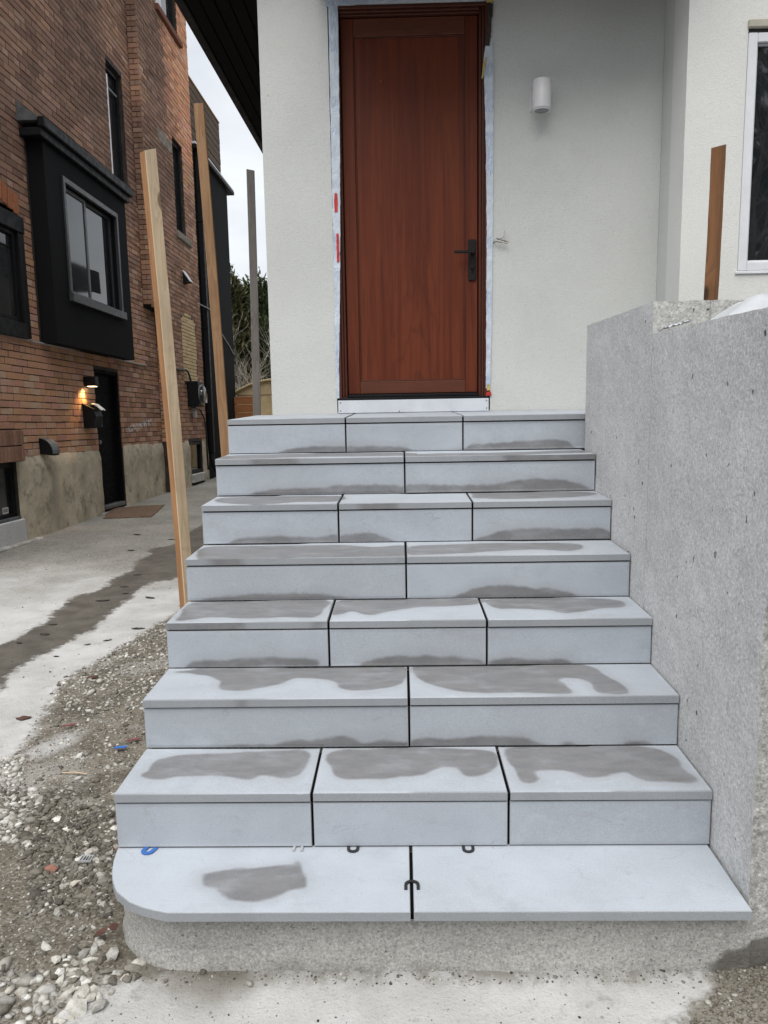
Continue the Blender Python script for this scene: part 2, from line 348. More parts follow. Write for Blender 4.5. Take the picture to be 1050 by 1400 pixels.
wcol = g.mix(g.step(g.noise(5, 5, .65), .3, .7), (.068, .060, .049), (.118, .106, .088))
wcol = g.mix(g.math('MULTIPLY', g.step(fine, .56, .7), .5), wcol, (.2, .185, .16))
c = g.mix(wetf, c, wcol)
dd = g.math('ADD', g.attr('dirt'), edge)
df = g.step(g.math('ADD', dd, g.math('MULTIPLY', g.math('SUBTRACT', g.noise(34, 4, .7), .5), .10)), -.03, .035)
dirt = g.mix(g.step(g.noise(4.5, 6, .7), .3, .7), (.095, .08, .058), (.175, .153, .12))
dirt = g.mix(g.math('MULTIPLY', g.step(g.noise(2.6, 5, .6, g.map(loc=(1, 1, 5))), .52, .66), .75), dirt, (.06, .053, .042))
dirt = g.mix(g.math('MULTIPLY', g.step(fine, .54, .68), .5), dirt, (.25, .23, .19))
dirt = g.mix(g.math('MULTIPLY', g.step(fine2, .56, .7), .6), dirt, (.07, .06, .045))
dust = g.math('MULTIPLY', g.step(g.noise(2.1, 5, .6, g.map(loc=(5, 0, 0))), .52, .64), .75)
dirt = g.mix(g.math('MULTIPLY', g.step(x, .3, .5), .35), dirt, (.26, .245, .21))
dirt = g.mix(dust, dirt, g.mix(g.step(fine2, .45, .65), (.34, .325, .295), (.19, .175, .15)))
fv = g.vor(150, out='Color'); fvx = g.sep(fv)[0]
dirt = g.mix(g.math('MULTIPLY', g.step(fvx, .74, .9), .75), dirt, (.24, .225, .20))
dirt = g.mix(g.math('MULTIPLY', g.step(fvx, .22, .08), .75), dirt, (.05, .044, .035))
c = g.mix(df, c, dirt)
pf = g.step(g.math('ADD', g.attr('pale'), g.math('MULTIPLY', edge, .9)), -.05, .03)
c = g.mix(g.math('MULTIPLY', pf, .8), c, pad)
ft = g.math('MULTIPLY', g.math('MULTIPLY', g.step(y, 1.86, 1.955), g.step(y, 2.3, 2.2)), g.step(g.noise(9, 5, .7, g.map((1, .5, 1))), .40, .58))  # contact shadow painted together with dirt along the foot of the base
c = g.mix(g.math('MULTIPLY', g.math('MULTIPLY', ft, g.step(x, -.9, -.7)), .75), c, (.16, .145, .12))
sm = g.step(g.math('ADD', g.attr('smudge_and_shadow'), g.math('MULTIPLY', edge, .7)), -.10, .05)  # dark patch beside the base: dirt with contact shadow painted in
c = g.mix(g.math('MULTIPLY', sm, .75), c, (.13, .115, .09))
g.bump(g.math('ADD', fine2, g.math('ADD', g.math('MULTIPLY', agg_, .3), g.math('MULTIPLY', g.noise(24, 4, .6), .8))), .8, .008)
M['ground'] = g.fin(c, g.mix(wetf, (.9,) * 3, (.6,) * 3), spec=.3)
def rockmat(name, single):
    g = G(name); base = g.info('Color') if single else g.attr('Col', 'Color')
    c = g.mix(g.step(g.noise(60, 4, .7), .35, .7), base, g.mix(1.0, base, (.66, .64, .6), 'MULTIPLY'))
    g.bump(g.noise(140, 4, .7), .4, .004)
    return g.fin(c, .85, spec=.3)
M['rock1'] = rockmat('limestone_pebble', True); M['rockn'] = rockmat('limestone_gravel', False)
def leafmat(name, a, b):
    g = G(name); c = g.mix(g.attr('Col', 'Fac'), a, b)
    m = g.fin(c, .6, spec=.25); return m
M['cedar'] = leafmat('cedar_foliage', (.026, .042, .019), (.125, .15, .065))
M['cedar_dry'] = leafmat('bronzed_cedar_foliage', (.035, .042, .018), (.15, .13, .06))

# ------------------------------------------------------------------ geometry helpers
BASE = {}                                    # object name -> world position of its thing's base
def tag(o, label=None, cat=None, group=None, kind=None):
    if label: o['label'] = label
    if cat: o['category'] = cat
    if group: o['group'] = group
    if kind: o['kind'] = kind
    return o
def thing(name, label, cat, loc, group=None):
    o = bpy.data.objects.new(name, None); COL.objects.link(o); o.empty_display_size = .1
    o.location = loc; BASE[o.name] = Vector(loc)
    return tag(o, label, cat, group)
class MB:
    def __init__(s): s.v = []; s.f = []; s.mi = []; s.col = []; s.c = None; s.smooth = False
    def add(s, vs, fs, mi=0):
        k = len(s.v); s.v += [tuple(p) for p in vs]; s.f += [tuple(i + k for i in f) for f in fs]; s.mi += [mi] * len(fs)
        if s.c is not None: s.col += [s.c] * len(vs)
        return s
    def obox(s, P, U, V, W, ch=0.0, mi=0):
        """box with corner P and edge vectors U, V, W; ch chamfers every edge"""
        P, U, V, W = map(Vector, (P, U, V, W))
        if U.cross(V).dot(W) < 0: U, V = V, U
        if ch <= 0:
            c = [P, P + U, P + U + V, P + V]; c += [q + W for q in c]
            return s.add(c, [(3, 2, 1, 0), (4, 5, 6, 7), (0, 1, 5, 4), (1, 2, 6, 5), (2, 3, 7, 6), (3, 0, 4, 7)], mi)
        L = [A.length for A in (U, V, W)]; u, v, w = U / L[0], V / L[1], W / L[2]
        ch = min(ch, min(L) * .3)
        pts = []; idx = {}
        for i in (0, 1):
            for j in (0, 1):
                for k in (0, 1):
                    o = P + U * i + V * j + W * k
                    du, dv, dw = u * ch * (1 - 2 * i), v * ch * (1 - 2 * j), w * ch * (1 - 2 * k)
                    for n, q in (('u', o + dv + dw), ('v', o + du + dw), ('w', o + du + dv)):
                        idx[(i, j, k, n)] = len(pts); pts.append(q)
        F = []
        X = lambda *a: idx[a]
        F += [(X(0,0,0,'u'), X(0,0,1,'u'), X(0,1,1,'u'), X(0,1,0,'u')), (X(1,0,0,'u'), X(1,1,0,'u'), X(1,1,1,'u'), X(1,0,1,'u'))]
        F += [(X(0,0,0,'v'), X(1,0,0,'v'), X(1,0,1,'v'), X(0,0,1,'v')), (X(0,1,0,'v'), X(0,1,1,'v'), X(1,1,1,'v'), X(1,1,0,'v'))]
        F += [(X(0,0,0,'w'), X(0,1,0,'w'), X(1,1,0,'w'), X(1,0,0,'w')), (X(0,0,1,'w'), X(1,0,1,'w'), X(1,1,1,'w'), X(0,1,1,'w'))]
        for j in (0, 1):
            for k in (0, 1):
                f = (X(0,j,k,'v'), X(1,j,k,'v'), X(1,j,k,'w'), X(0,j,k,'w')); F.append(f if (j ^ k) else f[::-1])
        for i in (0, 1):
            for k in (0, 1):
                f = (X(i,0,k,'w'), X(i,1,k,'w'), X(i,1,k,'u'), X(i,0,k,'u')); F.append(f if (i ^ k) else f[::-1])
        for i in (0, 1):
            for j in (0, 1):
                f = (X(i,j,0,'u'), X(i,j,1,'u'), X(i,j,1,'v'), X(i,j,0,'v')); F.append(f if (i ^ j) else f[::-1])
        for i in (0, 1):
            for j in (0, 1):
                for k in (0, 1):
                    f = (X(i,j,k,'u'), X(i,j,k,'v'), X(i,j,k,'w')); F.append(f if not ((i + j + k) % 2) else f[::-1])
        return s.add(pts, F, mi)
    def box(s, x0, x1, y0, y1, z0, z1, ch=0.0, mi=0):
        return s.obox((x0, y0, z0), (x1 - x0, 0, 0), (0, y1 - y0, 0), (0, 0, z1 - z0), ch, mi)
    def prism(s, poly, ext, mi=0):
        """extrude a 3-D polygon by the vector ext"""
        n = len(poly); e = Vector(ext); P = [Vector(p) for p in poly]; Q = [p + e for p in P]
        nor = Vector((0, 0, 0))
        for i in range(n): nor += P[i].cross(P[(i + 1) % n])
        if nor.dot(e) > 0: P, Q = Q, P
        return s.add(P + Q, [tuple(range(n)), tuple(range(2 * n - 1, n - 1, -1))] + [((i + 1) % n, i, n + i, n + (i + 1) % n) for i in range(n)], mi)
    def tube(s, pts, r, n=8, mi=0, cap=True):
        P = [Vector(p) for p in pts]; rr = r if isinstance(r, (list, tuple)) else [r] * len(P)
        rings = []; up = None
        for i, p in enumerate(P):
            t = (P[min(i + 1, len(P) - 1)] - P[max(i - 1, 0)]).normalized()
            if up is None: up = t.orthogonal().normalized()
            up = (up - t * up.dot(t)).normalized(); b = t.cross(up)
            rings.append([p + (up * math.cos(a) + b * math.sin(a)) * rr[i] for a in (2 * math.pi * k / n for k in range(n))])
        vs = [q for r_ in rings for q in r_]; F = []
        for i in range(len(P) - 1):
            for k in range(n):
                F.append((i * n + k, i * n + (k + 1) % n, (i + 1) * n + (k + 1) % n, (i + 1) * n + k))
        if cap: F += [tuple(range(n - 1, -1, -1)), tuple((len(P) - 1) * n + k for k in range(n))]
        return s.add(vs, F, mi)
    def lathe(s, O, axis, prof, n=24, mi=0):
        """prof: list of (radius, distance along axis)"""
        O = Vector(O); a = Vector(axis).normalized(); u = a.orthogonal().normalized(); w = a.cross(u)
        vs = [O + a * h + (u * math.cos(t) + w * math.sin(t)) * r for r, h in prof for t in (2 * math.pi * k / n for k in range(n))]
        F = []
        for i in range(len(prof) - 1):
            for k in range(n): F.append((i * n + k, i * n + (k + 1) % n, (i + 1) * n + (k + 1) % n, (i + 1) * n + k))
        F += [tuple(range(n - 1, -1, -1)), tuple((len(prof) - 1) * n + k for k in range(n))]
        return s.add(vs, F, mi)
    def build(s, name, mats, parent=None, label=None, cat=None, group=None, kind=None, base=None, smooth=False):
        if not isinstance(mats, (list, tuple)): mats = [mats]
        b = BASE[parent.name] if parent else Vector(base or (0, 0, 0))
        me = bpy.data.meshes.new(name)
        me.from_pydata([(p[0] - b.x, p[1] - b.y, p[2] - b.z) for p in s.v], [], s.f)
        for m in mats: me.materials.append(m)
        if any(s.mi): me.polygons.foreach_set('material_index', s.mi)
        if s.col:
            a = me.attributes.new('Col', 'FLOAT_COLOR', 'POINT'); a.data.foreach_set('color', np.array(s.col, 'f').reshape(-1))
        if smooth: me.shade_smooth()
        if smooth == 'auto': me.set_sharp_from_angle(angle=R(40))
        me.update()
        o = bpy.data.objects.new(name, me); COL.objects.link(o)
        if parent: o.parent = parent
        else: o.location = b
        BASE[o.name] = b
        return tag(o, label, cat, group, kind)
def smooth_poly(P, n=4):
    P = [np.array(p, float) for p in P]; out = []
    N = len(P)
    for i in range(N):
        a, b, c, d = P[i - 1], P[i], P[(i + 1) % N], P[(i + 2) % N]
        for k in range(n):
            t = k / n
            out.append(.5 * (2 * b + (c - a) * t + (2 * a - 5 * b + 4 * c - d) * t * t + (3 * b - a - 3 * c + d) * t ** 3))
    return np.array(out)
def sdf(pts, poly):
    """signed distance of (n,2) points to a polygon, positive inside"""
    pts = np.asarray(pts, float); d = np.full(len(pts), 1e9); ins = np.zeros(len(pts), bool)
    for i in range(len(poly)):
        a = poly[i]; b = poly[(i + 1) % len(poly)]; e = b - a
        t = np.clip(((pts - a) @ e) / (e @ e + 1e-12), 0, 1)
        d = np.minimum(d, np.hypot(*(pts - a - t[:, None] * e).T))
        c = (a[1] > pts[:, 1]) != (b[1] > pts[:, 1])
        with np.errstate(divide='ignore', invalid='ignore'):
            ins ^= c & (pts[:, 0] < a[0] + (pts[:, 1] - a[1]) / (b[1] - a[1] + 1e-15) * e[0])
    return np.where(ins, d, -d)
def sdf_many(pts, polys, n=4):
    v = np.full(len(pts), -1.0)
    for p in polys: v = np.maximum(v, sdf(pts, smooth_poly(p, n)))
    return v
def setattr_f2(o, w): o.data.attributes['wet'].data.foreach_set('value', np.asarray(w, 'f'))
def setattr_f(o, name, vals):
    a = o.data.attributes.new(name, 'FLOAT', 'POINT'); a.data.foreach_set('value', np.asarray(vals, 'f'))

# outlines of damp patches (metres: across the step, then back from the nosing / up the riser) and of the ground zones
OUT = {'riser':{8:[[(-0.59,-0.005),(-0.572,0.024),(-0.439,0.034),(-0.271,0.031),(-0.103,0.028),(0.017,0.017),(0.04,-0.015)],[(0.28,-0.009),(0.316,0.015),(0.351,0.031),(0.494,0.038),(0.684,0.047),(0.803,0.045),(0.839,0.021),(0.833,-0.017)]],7:[[(-0.7,-0.004),(-0.638,0.027),(-0.413,0.035),(-0.256,0.044),(-0.099,0.044),(-0.015,0.034),(-0.004,-0.014)],[(-0.011,-0.007),(0.017,0.04),(0.19,0.038),(0.413,0.037),(0.502,0.053),(0.634,0.062),(0.767,0.049),(0.845,0.021),(0.857,-0.015)]],6:[[(-0.769,-0.012),(-0.742,0.02),(-0.616,0.035),(-0.45,0.03),(-0.304,0.035),(-0.297,-0.014)],[(-0.301,-0.014),(-0.283,0.032),(-0.2,0.042),(-0.096,0.03),(-0.055,0.008),(-0.035,-0.013)],[(0.328,-0.005),(0.358,0.024),(0.461,0.05),(0.584,0.056),(0.708,0.048),(0.83,0.053),(0.882,0.038),(0.904,-0.013)]],5:[[(-0.816,-0.011),(-0.785,0.014),(-0.611,0.024),(-0.496,0.029),(-0.342,0.027),(-0.256,0.01),(-0.228,-0.014)],[(0.193,-0.015),(0.241,0.028),(0.307,0.048),(0.402,0.053),(0.516,0.04),(0.611,0.031),(0.664,0.015),(0.678,-0.017)]],4:[[(-0.834,-0.012),(-0.805,0.025),(-0.703,0.031),(-0.595,0.037),(-0.46,0.04),(-0.353,0.035),(-0.33,0.018),(-0.347,0.005),(-0.461,0.009),(-0.596,0.005),(-0.731,0.003),(-0.8,-0.01)],[(-0.168,-0.005),(-0.145,0.026),(-0.058,0.039),(0.036,0.039),(0.056,0.041),(0.172,0.035),(0.261,0.026),(0.29,0.011),(0.287,-0.005),(0.075,-0.007)],[(0.295,0.0),(0.302,0.018),(0.364,0.025),(0.466,0.019),(0.53,0.023),(0.574,0.02),(0.584,-0.003)]],3:[[(-0.606,-0.01),(-0.583,0.012),(-0.534,0.007),(-0.497,0.015),(-0.46,0.009),(-0.399,0.025),(-0.313,0.027),(-0.24,0.042),(-0.191,0.032),(-0.155,0.017),(-0.082,0.023),(-0.009,0.012),(0.015,-0.008)],[(-0.01,-0.008),(0.027,0.027),(0.112,0.031),(0.116,0.029),(0.209,0.036),(0.302,0.037),(0.371,0.031),(0.418,0.018),(0.424,-0.002)],[(0.501,-0.007),(0.51,0.011),(0.528,0.017),(0.547,0.01),(0.552,-0.008)],[(0.71,-0.006),(0.718,0.012),(0.741,0.018),(0.787,0.015),(0.802,-0.005)]]},'tread':{1:[[(-0.597,0.167),(-0.577,0.179),(-0.517,0.193),(-0.435,0.201),(-0.352,0.215),(-0.338,0.229),(-0.327,0.224),(-0.319,0.183),(-0.296,0.14),(-0.295,0.107),(-0.327,0.102),(-0.363,0.075),(-0.419,0.052),(-0.489,0.055),(-0.53,0.084),(-0.55,0.108),(-0.585,0.125)]],2:[[(-0.85,0.12),(-0.838,0.157),(-0.828,0.22),(-0.767,0.258),(-0.661,0.27),(-0.518,0.281),(-0.373,0.29),(-0.332,0.265),(-0.327,0.199),(-0.347,0.126),(-0.394,0.098),(-0.465,0.115),(-0.506,0.092),(-0.625,0.117),(-0.725,0.107),(-0.8,0.091)],[(-0.273,0.25),(-0.227,0.287),(-0.107,0.296),(-0.024,0.311),(0.092,0.299),(0.207,0.286),(0.277,0.265),(0.282,0.19),(0.248,0.131),(0.202,0.102),(0.17,0.109),(0.152,0.156),(0.108,0.168),(0.074,0.145),(0.029,0.111),(-0.025,0.105),(-0.056,0.093),(-0.145,0.088),(-0.213,0.095),(-0.246,0.148)],[(0.323,0.29),(0.443,0.314),(0.583,0.317),(0.721,0.31),(0.825,0.276),(0.858,0.206),(0.855,0.134),(0.872,0.078),(0.847,0.052),(0.776,0.057),(0.715,0.064),(0.688,0.096),(0.669,0.125),(0.61,0.103),(0.542,0.089),(0.497,0.128),(0.456,0.14),(0.389,0.129),(0.388,0.073),(0.36,0.051),(0.332,0.074),(0.331,0.142),(0.319,0.214)]],3:[[(-0.858,0.269),(-0.785,0.298),(-0.705,0.304),(-0.531,0.315),(-0.329,0.325),(-0.021,0.308),(-0.016,0.173),(-0.056,0.104),(-0.155,0.073),(-0.231,0.091),(-0.261,0.161),(-0.329,0.192),(-0.406,0.19),(-0.462,0.131),(-0.532,0.098),(-0.59,0.076),(-0.652,0.101),(-0.681,0.19),(-0.772,0.248)],[(0.017,0.263),(0.044,0.318),(0.237,0.32),(0.519,0.312),(0.667,0.289),(0.695,0.198),(0.723,0.122),(0.733,0.032),(0.673,0.021),(0.632,0.043),(0.628,0.124),(0.589,0.166),(0.527,0.161),(0.538,0.094),(0.536,0.03),(0.387,0.04),(0.213,0.044),(0.121,0.087),(0.052,0.156)]],4:[[(-0.859,0.033),(-0.863,0.097),(-0.874,0.27),(-0.751,0.31),(-0.53,0.311),(-0.325,0.302),(-0.325,0.151),(-0.348,0.062),(-0.464,0.066),(-0.598,0.052),(-0.74,0.077),(-0.801,0.046)],[(-0.287,0.099),(-0.284,0.278),(-0.117,0.304),(0.277,0.298),(0.287,0.231),(0.168,0.193),(0.055,0.187),(-0.057,0.14),(-0.138,0.083),(-0.21,0.136),(-0.249,0.097)],[(0.315,0.267),(0.402,0.301),(0.681,0.3),(0.834,0.25),(0.825,0.157),(0.723,0.132),(0.607,0.078),(0.536,0.12),(0.435,0.144),(0.344,0.162)]],5:[[(-0.84,0.009),(-0.872,0.249),(-0.653,0.266),(-0.291,0.263),(-0.135,0.21),(-0.004,0.233),(-0.005,0.013),(-0.146,-0.025),(-0.505,-0.03),(-0.765,-0.051)],[(0.009,0.05),(0.026,0.21),(0.169,0.243),(0.374,0.261),(0.695,0.239),(0.734,0.141),(0.661,0.076),(0.514,0.115),(0.255,0.063),(0.081,0.036)]],6:[[(-0.843,0.11),(-0.813,0.271),(-0.321,0.268),(-0.302,0.085),(-0.474,0.072),(-0.651,-0.001)],[(0.312,0.214),(0.37,0.313),(0.85,0.275),(0.799,0.126),(0.512,0.076),(0.328,0.113)]],7:[[(-0.911,0.125),(-0.748,0.272),(-0.008,0.245),(-0.008,0.063),(-0.484,0.071),(-0.809,-0.006)],[(0.014,0.002),(0.108,0.159),(0.43,0.153),(0.942,0.235),(0.907,0.083),(0.684,0.04),(0.41,-0.02)]]},'streak':[(-2.72,11.09),(-2.68,10.33),(-2.72,9.67),(-2.61,8.9),(-2.86,8.58),(-2.7,8.32),(-2.75,7.89),(-2.62,7.42),(-2.68,6.96),(-2.62,6.74),(-2.67,6.45),(-2.75,6.39),(-2.69,5.83),(-2.65,5.48),(-2.67,5.13),(-2.7,4.99),(-2.73,4.36),(-2.39,3.79),(-2.25,4.12),(-2.32,4.4),(-2.33,4.66),(-2.27,4.91),(-2.25,5.23),(-2.2,5.38),(-2.25,5.81),(-2.26,6.05),(-2.27,6.77),(-2.21,6.93),(-2.07,7.09),(-2.21,8.07),(-2.15,8.69)],'dirt':[(-1.69,6.07),(-1.76,5.72),(-1.83,5.22),(-1.86,4.94),(-1.89,4.71),(-1.96,4.38),(-1.91,4.03),(-1.85,3.73),(-1.76,3.35),(-1.84,2.97),(-1.76,2.39),(-1.26,1.63),(-0.91,1.63),(-0.88,1.79),(-0.81,1.9),(-0.73,1.93),(-0.61,1.95),(-0.47,1.97),(-0.47,2.07),(-0.6,2.23),(-1.34,4.7)],'pale':[(-1.7,3.26),(-1.69,3.44),(-1.63,3.55),(-1.58,3.59),(-1.55,3.44),(-1.61,3.35),(-1.65,3.26)],'dirt2':[(0.63,1.72),(0.69,1.8),(0.77,1.89),(0.84,1.99),(1.11,2.06),(1.24,1.94),(1.07,1.66)],'smudge_and_shadow':[(-0.67,1.9),(-0.63,1.95),(-0.47,1.97),(-0.44,1.93),(-0.48,1.89),(-0.53,1.86),(-0.63,1.87)]}

# ------------------------------------------------------------------ ground
def gz(y): return .02 - .016 * (min(max(y, 2), 24) - 2)
def spaced(a, b, s): return list(np.linspace(a, b, max(2, int(round((b - a) / s)) + 1)))
gx = [-80, -40, -20, -12, -8, -6] + spaced(-5, 2.4, .04)[:] + [3, 4, 6, 10, 20, 40, 80]
gy = [-80, -40, -20, -8, -3, 0, .6] + spaced(1.0, 4.6, .027) + spaced(4.66, 8, .06)[0:] + spaced(8.15, 20, .16) + [22, 24, 28, 40, 60, 100]
gx = np.array(gx); gy = np.array(gy)
X, Y = np.meshgrid(gx, gy); pts = np.stack([X.ravel(), Y.ravel()], 1)
zone = {k: sdf_many(pts, [OUT[k]], 2) for k in ('streak', 'dirt', 'dirt2', 'pale', 'smudge_and_shadow')}
zone['dirt'] = np.maximum(zone['dirt'], zone['dirt2'])
Z = np.array([gz(y) for y in pts[:, 1]])
near = (pts[:, 1] < 8) & (pts[:, 1] > .9) & (pts[:, 0] > -5) & (pts[:, 0] < 2.5)
for i in np.nonzero(near)[0]:
    x, y = pts[i]; k = min(max(zone['dirt'][i] / .12 + .3, 0), 1)
    q = mnoise.fractal((x * 6, y * 6, 1.7), 1, 2, 4)
    Z[i] += q * (.0015 + .012 * k) + (.008 * mnoise.noise((x * 2.3, y * 2.3, 4)) if k else 0)
    m = min(max(zone['dirt2'][i], 0) / .2, 1)
    Z[i] += .035 * m + .006 * m * mnoise.noise((x * 40, y * 40, 2))
def ground_at(x, y):
    i = min(max(np.searchsorted(gx, x) - 1, 0), len(gx) - 2); j = min(max(np.searchsorted(gy, y) - 1, 0), len(gy) - 2)
    ZZ = Z.reshape(X.shape); u = (x - gx[i]) / (gx[i + 1] - gx[i]); v = (y - gy[j]) / (gy[j + 1] - gy[j])
    return (ZZ[j, i] * (1 - u) + ZZ[j, i + 1] * u) * (1 - v) + (ZZ[j + 1, i] * (1 - u) + ZZ[j + 1, i + 1] * u) * v
nx, ny = len(gx), len(gy)
b = MB(); b.v = [(p[0], p[1], zz) for p, zz in zip(pts, Z)]
b.f = [(j * nx + i, j * nx + i + 1, (j + 1) * nx + i + 1, (j + 1) * nx + i) for j in range(ny - 1) for i in range(nx - 1)]; b.mi = [0] * len(b.f)
ground = b.build('ground', M['ground'], kind='structure', smooth=True)
for k in ('streak', 'dirt', 'pale', 'smudge_and_shadow'): setattr_f(ground, k, zone[k])

# ------------------------------------------------------------------ stone staircase
RISE, RUN, Z2, Y2, HW = .1765, .30, .4027, 2.2100, .8905
TK, GAP = .026, .0045                          # slab thickness, half joint
def tz(k): return Z2 + (k - 2) * RISE
def ty(k): return Y2 + (k - 2) * RUN
stairs = thing('stone_staircase', 'grey limestone staircase with damp patches, eight steps up to the red-brown door', 'staircase', (0, 1.95, 0.0))
def slab(name, P, nu, nv, down, wet, jit=0.0, runs=()):
    """slab from a grid P(u,v) of its dressed face and a vector to its back; edges get a 1.5 mm arris and the sawn finish"""
    ch = .0016; down = Vector(down); dn = down.normalized()
    grid = [[Vector(P(i / nu, j / nv)) for i in range(nu + 1)] for j in range(nv + 1)]
    cen = sum((g_ for r_ in grid for g_ in r_), Vector()) / ((nu + 1) * (nv + 1))
    loop = [(0, i) for i in range(nu)] + [(j, nu) for j in range(nv)] + [(nv, i) for i in range(nu, 0, -1)] + [(j, 0) for j in range(nv, 0, -1)]
    edge = [grid[j][i].copy() for j, i in loop]
    n = len(edge)
    mb = MB()
    for j, i in loop:
        d = cen - grid[j][i]; d = Vector([max(-ch, min(ch, q * 50)) for q in d]); grid[j][i] = grid[j][i] + d - dn * 0
    W = nu + 1
    vs = [q for r_ in grid for q in r_]; k0 = len(vs)
    chips = [max(0, mnoise.noise((e.x * 31, e.y * 37 + e.z * 29, 5 + jit)) - .45) * .006 for e in edge]
    vs += [e + dn * (ch + c_) for e, c_ in zip(edge, chips)]; k1 = len(vs); vs += [e + down for e in edge]
    F = [(j * W + i, j * W + i + 1, (j + 1) * W + i + 1, (j + 1) * W + i) for j in range(nv) for i in range(nu)]
    mi = [0] * len(F)
    for a in range(n):
        c_ = (a + 1) % n; ga = loop[a][0] * W + loop[a][1]; gb = loop[c_][0] * W + loop[c_][1]
        F.append((ga, k0 + a, k0 + c_, gb)); mi.append(1)
        F.append((k0 + a, k1 + a, k1 + c_, k0 + c_)); mi.append(1)
    F.append(tuple(k1 + a for a in range(n - 1, -1, -1))); mi.append(1)
    n0 = (grid[0][1] - grid[0][0]).cross(grid[1][0] - grid[0][0])
    if n0.dot(dn) > 0: F = [f[::-1] for f in F]
    mb.v = [tuple(q) for q in vs]; mb.f = F; mb.mi = mi
    o = mb.build(name, [M['stone'], M['sawn']], stairs)
    w = np.full(len(vs), -1.0); w[:k0] = wet(np.array([tuple(q) for q in vs[:k0]])); setattr_f(o, 'wet', w)
    if runs:
        for q in range(k0, len(vs)):
            if vs[q].y < edge[0].y + .004: w[q] = max(min(vs[q].x - a_, b_ - vs[q].x) * .28 for a_, b_ in runs)
        setattr_f2(o, w)
    return o
JOINT = {8: [-.293, .298], 7: [.001], 6: [-.292, .292], 5: [-.001], 4: [-.29, .291], 3: [0.], 2: [-.296, .292], 1: [-.002]}
def corner_x(y):                               # rounded left end of the lowest tread
    t = (y - ty(1)) / .30
    prof = [(0, -.652), (.06, -.715), (.15, -.768), (.31, -.822), (.48, -.851), (.63, -.868), (.8, -.882), (1, -.892)]
    for (a, p), (b_, q) in zip(prof, prof[1:]):
        if t <= b_: return p + (q - p) * (t - a) / (b_ - a)
    return prof[-1][1]
RUNS = {4: [(-.88, -.60), (-.35, -.31)], 5: [(-.80, -.66)], 7: [(.46, .93), (-.72, -.52)], 3: [(-.56, -.545)], 6: [(-.2, -.05)]}
for k in range(1, 9):
    js = JOINT[k]; xs = [-HW] + js + [HW]
    if k == 1: xs[-1] = HW - .004
    wt_ = OUT['tread'].get(k, []); depth = .306 if k < 8 else .796
    for a in range(len(xs) - 1):
        x0 = xs[a] + (GAP if a else 0); x1 = xs[a + 1] - (GAP if a < len(xs) - 2 else 0)
        if k == 8 and a == len(xs) - 2: x1 = 1.485
        tilt = rnd.uniform(-.0012, .0012); off = rnd.uniform(-.0025, .0025)
        y0 = ty(k) + (off if k > 1 else 0)
        if k == 1 and a == 0:
            P = lambda u, v: (corner_x(y0 + v * .318) * (1 - u) + x1 * u, y0 + v * .318, tz(1))
        elif k == 1:
            P = lambda u, v: (x0 + (x1 - x0) * u, y0 + v * .318, tz(1) + .0005)
        else:
            P = lambda u, v: (x0 + (x1 - x0) * u, y0 + v * depth, tz(k) + tilt * (u - .5))
        f = lambda p: sdf_many(np.stack([p[:, 0], p[:, 1] - ty(k)], 1), wt_) if wt_ else np.full(len(p), -1.)
        slab('tread', P, int((x1 - x0) / .011), 28 if k < 8 else 40, (0, 0, -TK), f, k + a, RUNS.get(k, ()))
    if k >= 2:                                  # riser under tread k
        zb = tz(k - 1) + .004; zt = tz(k) - TK - .0062; wr = OUT['riser'].get(k, [])
        for a in range(len(xs) - 1):
            x0 = xs[a] + (GAP - .001 if a else 0.0); x1 = xs[a + 1] - (GAP - .001 if a < len(xs) - 2 else 0.0)
            if k == 8 and a == len(xs) - 2: x1 = 1.05
            off = rnd.uniform(-.001, .003)
            P = lambda u, v: (x0 + (x1 - x0) * u, ty(k) + .004 + off, zb + (zt - zb) * v)
            f = lambda p: sdf_many(np.stack([p[:, 0], p[:, 2] - tz(k - 1)], 1), wr) if wr else np.full(len(p), -1.)
            slab('riser', P, int((x1 - x0) / .012), 13, (0, .03, 0), f, 20 + k + a)
# concrete core (stepped) and the low base with its rounded corner
core = MB()
for k in range(2, 9):
    y1 = 4.80
    core.box(-HW + .006, HW - .003, ty(k) + .036, ty(k) + .036 + RUN if k < 8 else y1, -.3, tz(k) - TK - .003)
core.build('concrete_core', M['agg'], stairs)
# black foam backer rod set back in every joint
b = MB()
for k in range(1, 9):
    d = .29 if k < 8 else .78
    for x in JOINT[k]: b.box(x - GAP - .002, x + GAP + .002, ty(k) + .007, ty(k) + d, tz(k) - TK + .001, tz(k) - .009)
    if k > 1:
        for x in JOINT[k]: b.box(x - GAP - .002, x + GAP + .002, ty(k) + .016, ty(k) + .03, tz(k - 1) + .002, tz(k) - TK - .006)
        b.box(-HW + .004, HW - .004, ty(k) + .019, ty(k) + .033, tz(k) - TK - .0070, tz(k) - TK - .0008)
        b.box(-HW + .004, HW - .004, ty(k) + .017, ty(k) + .033, tz(k - 1) + .0008, tz(k - 1) + .0052)
b.build('joint_backer', M['soffit'], stairs)
b = MB()
def base_outline():
    P = []
    cx, cy, r = -.64, 2.205, .235
    P.append((.901, 1.944)); P.append((.78, 1.957)); P.append((.3, 1.964)); P.append((-.60, 1.966))
    for a in range(0, 10):
        t = -math.pi / 2 - a / 9 * math.pi / 2
        P.append((-.62 + .245 * math.cos(t), 2.211 + .245 * math.sin(t)))
    P.append((-.865, 2.26)); return P
bo = base_outline(); dense = []
for (a, c_) in zip(bo, bo[1:]):
    n = max(1, int(math.dist(a, c_) / .015))
    dense += [(a[0] + (c_[0] - a[0]) * t / n, a[1] + (c_[1] - a[1]) * t / n) for t in range(n)]
dense.append(bo[-1]); nz = 14; zt = tz(1) - TK - .0005
vs = []
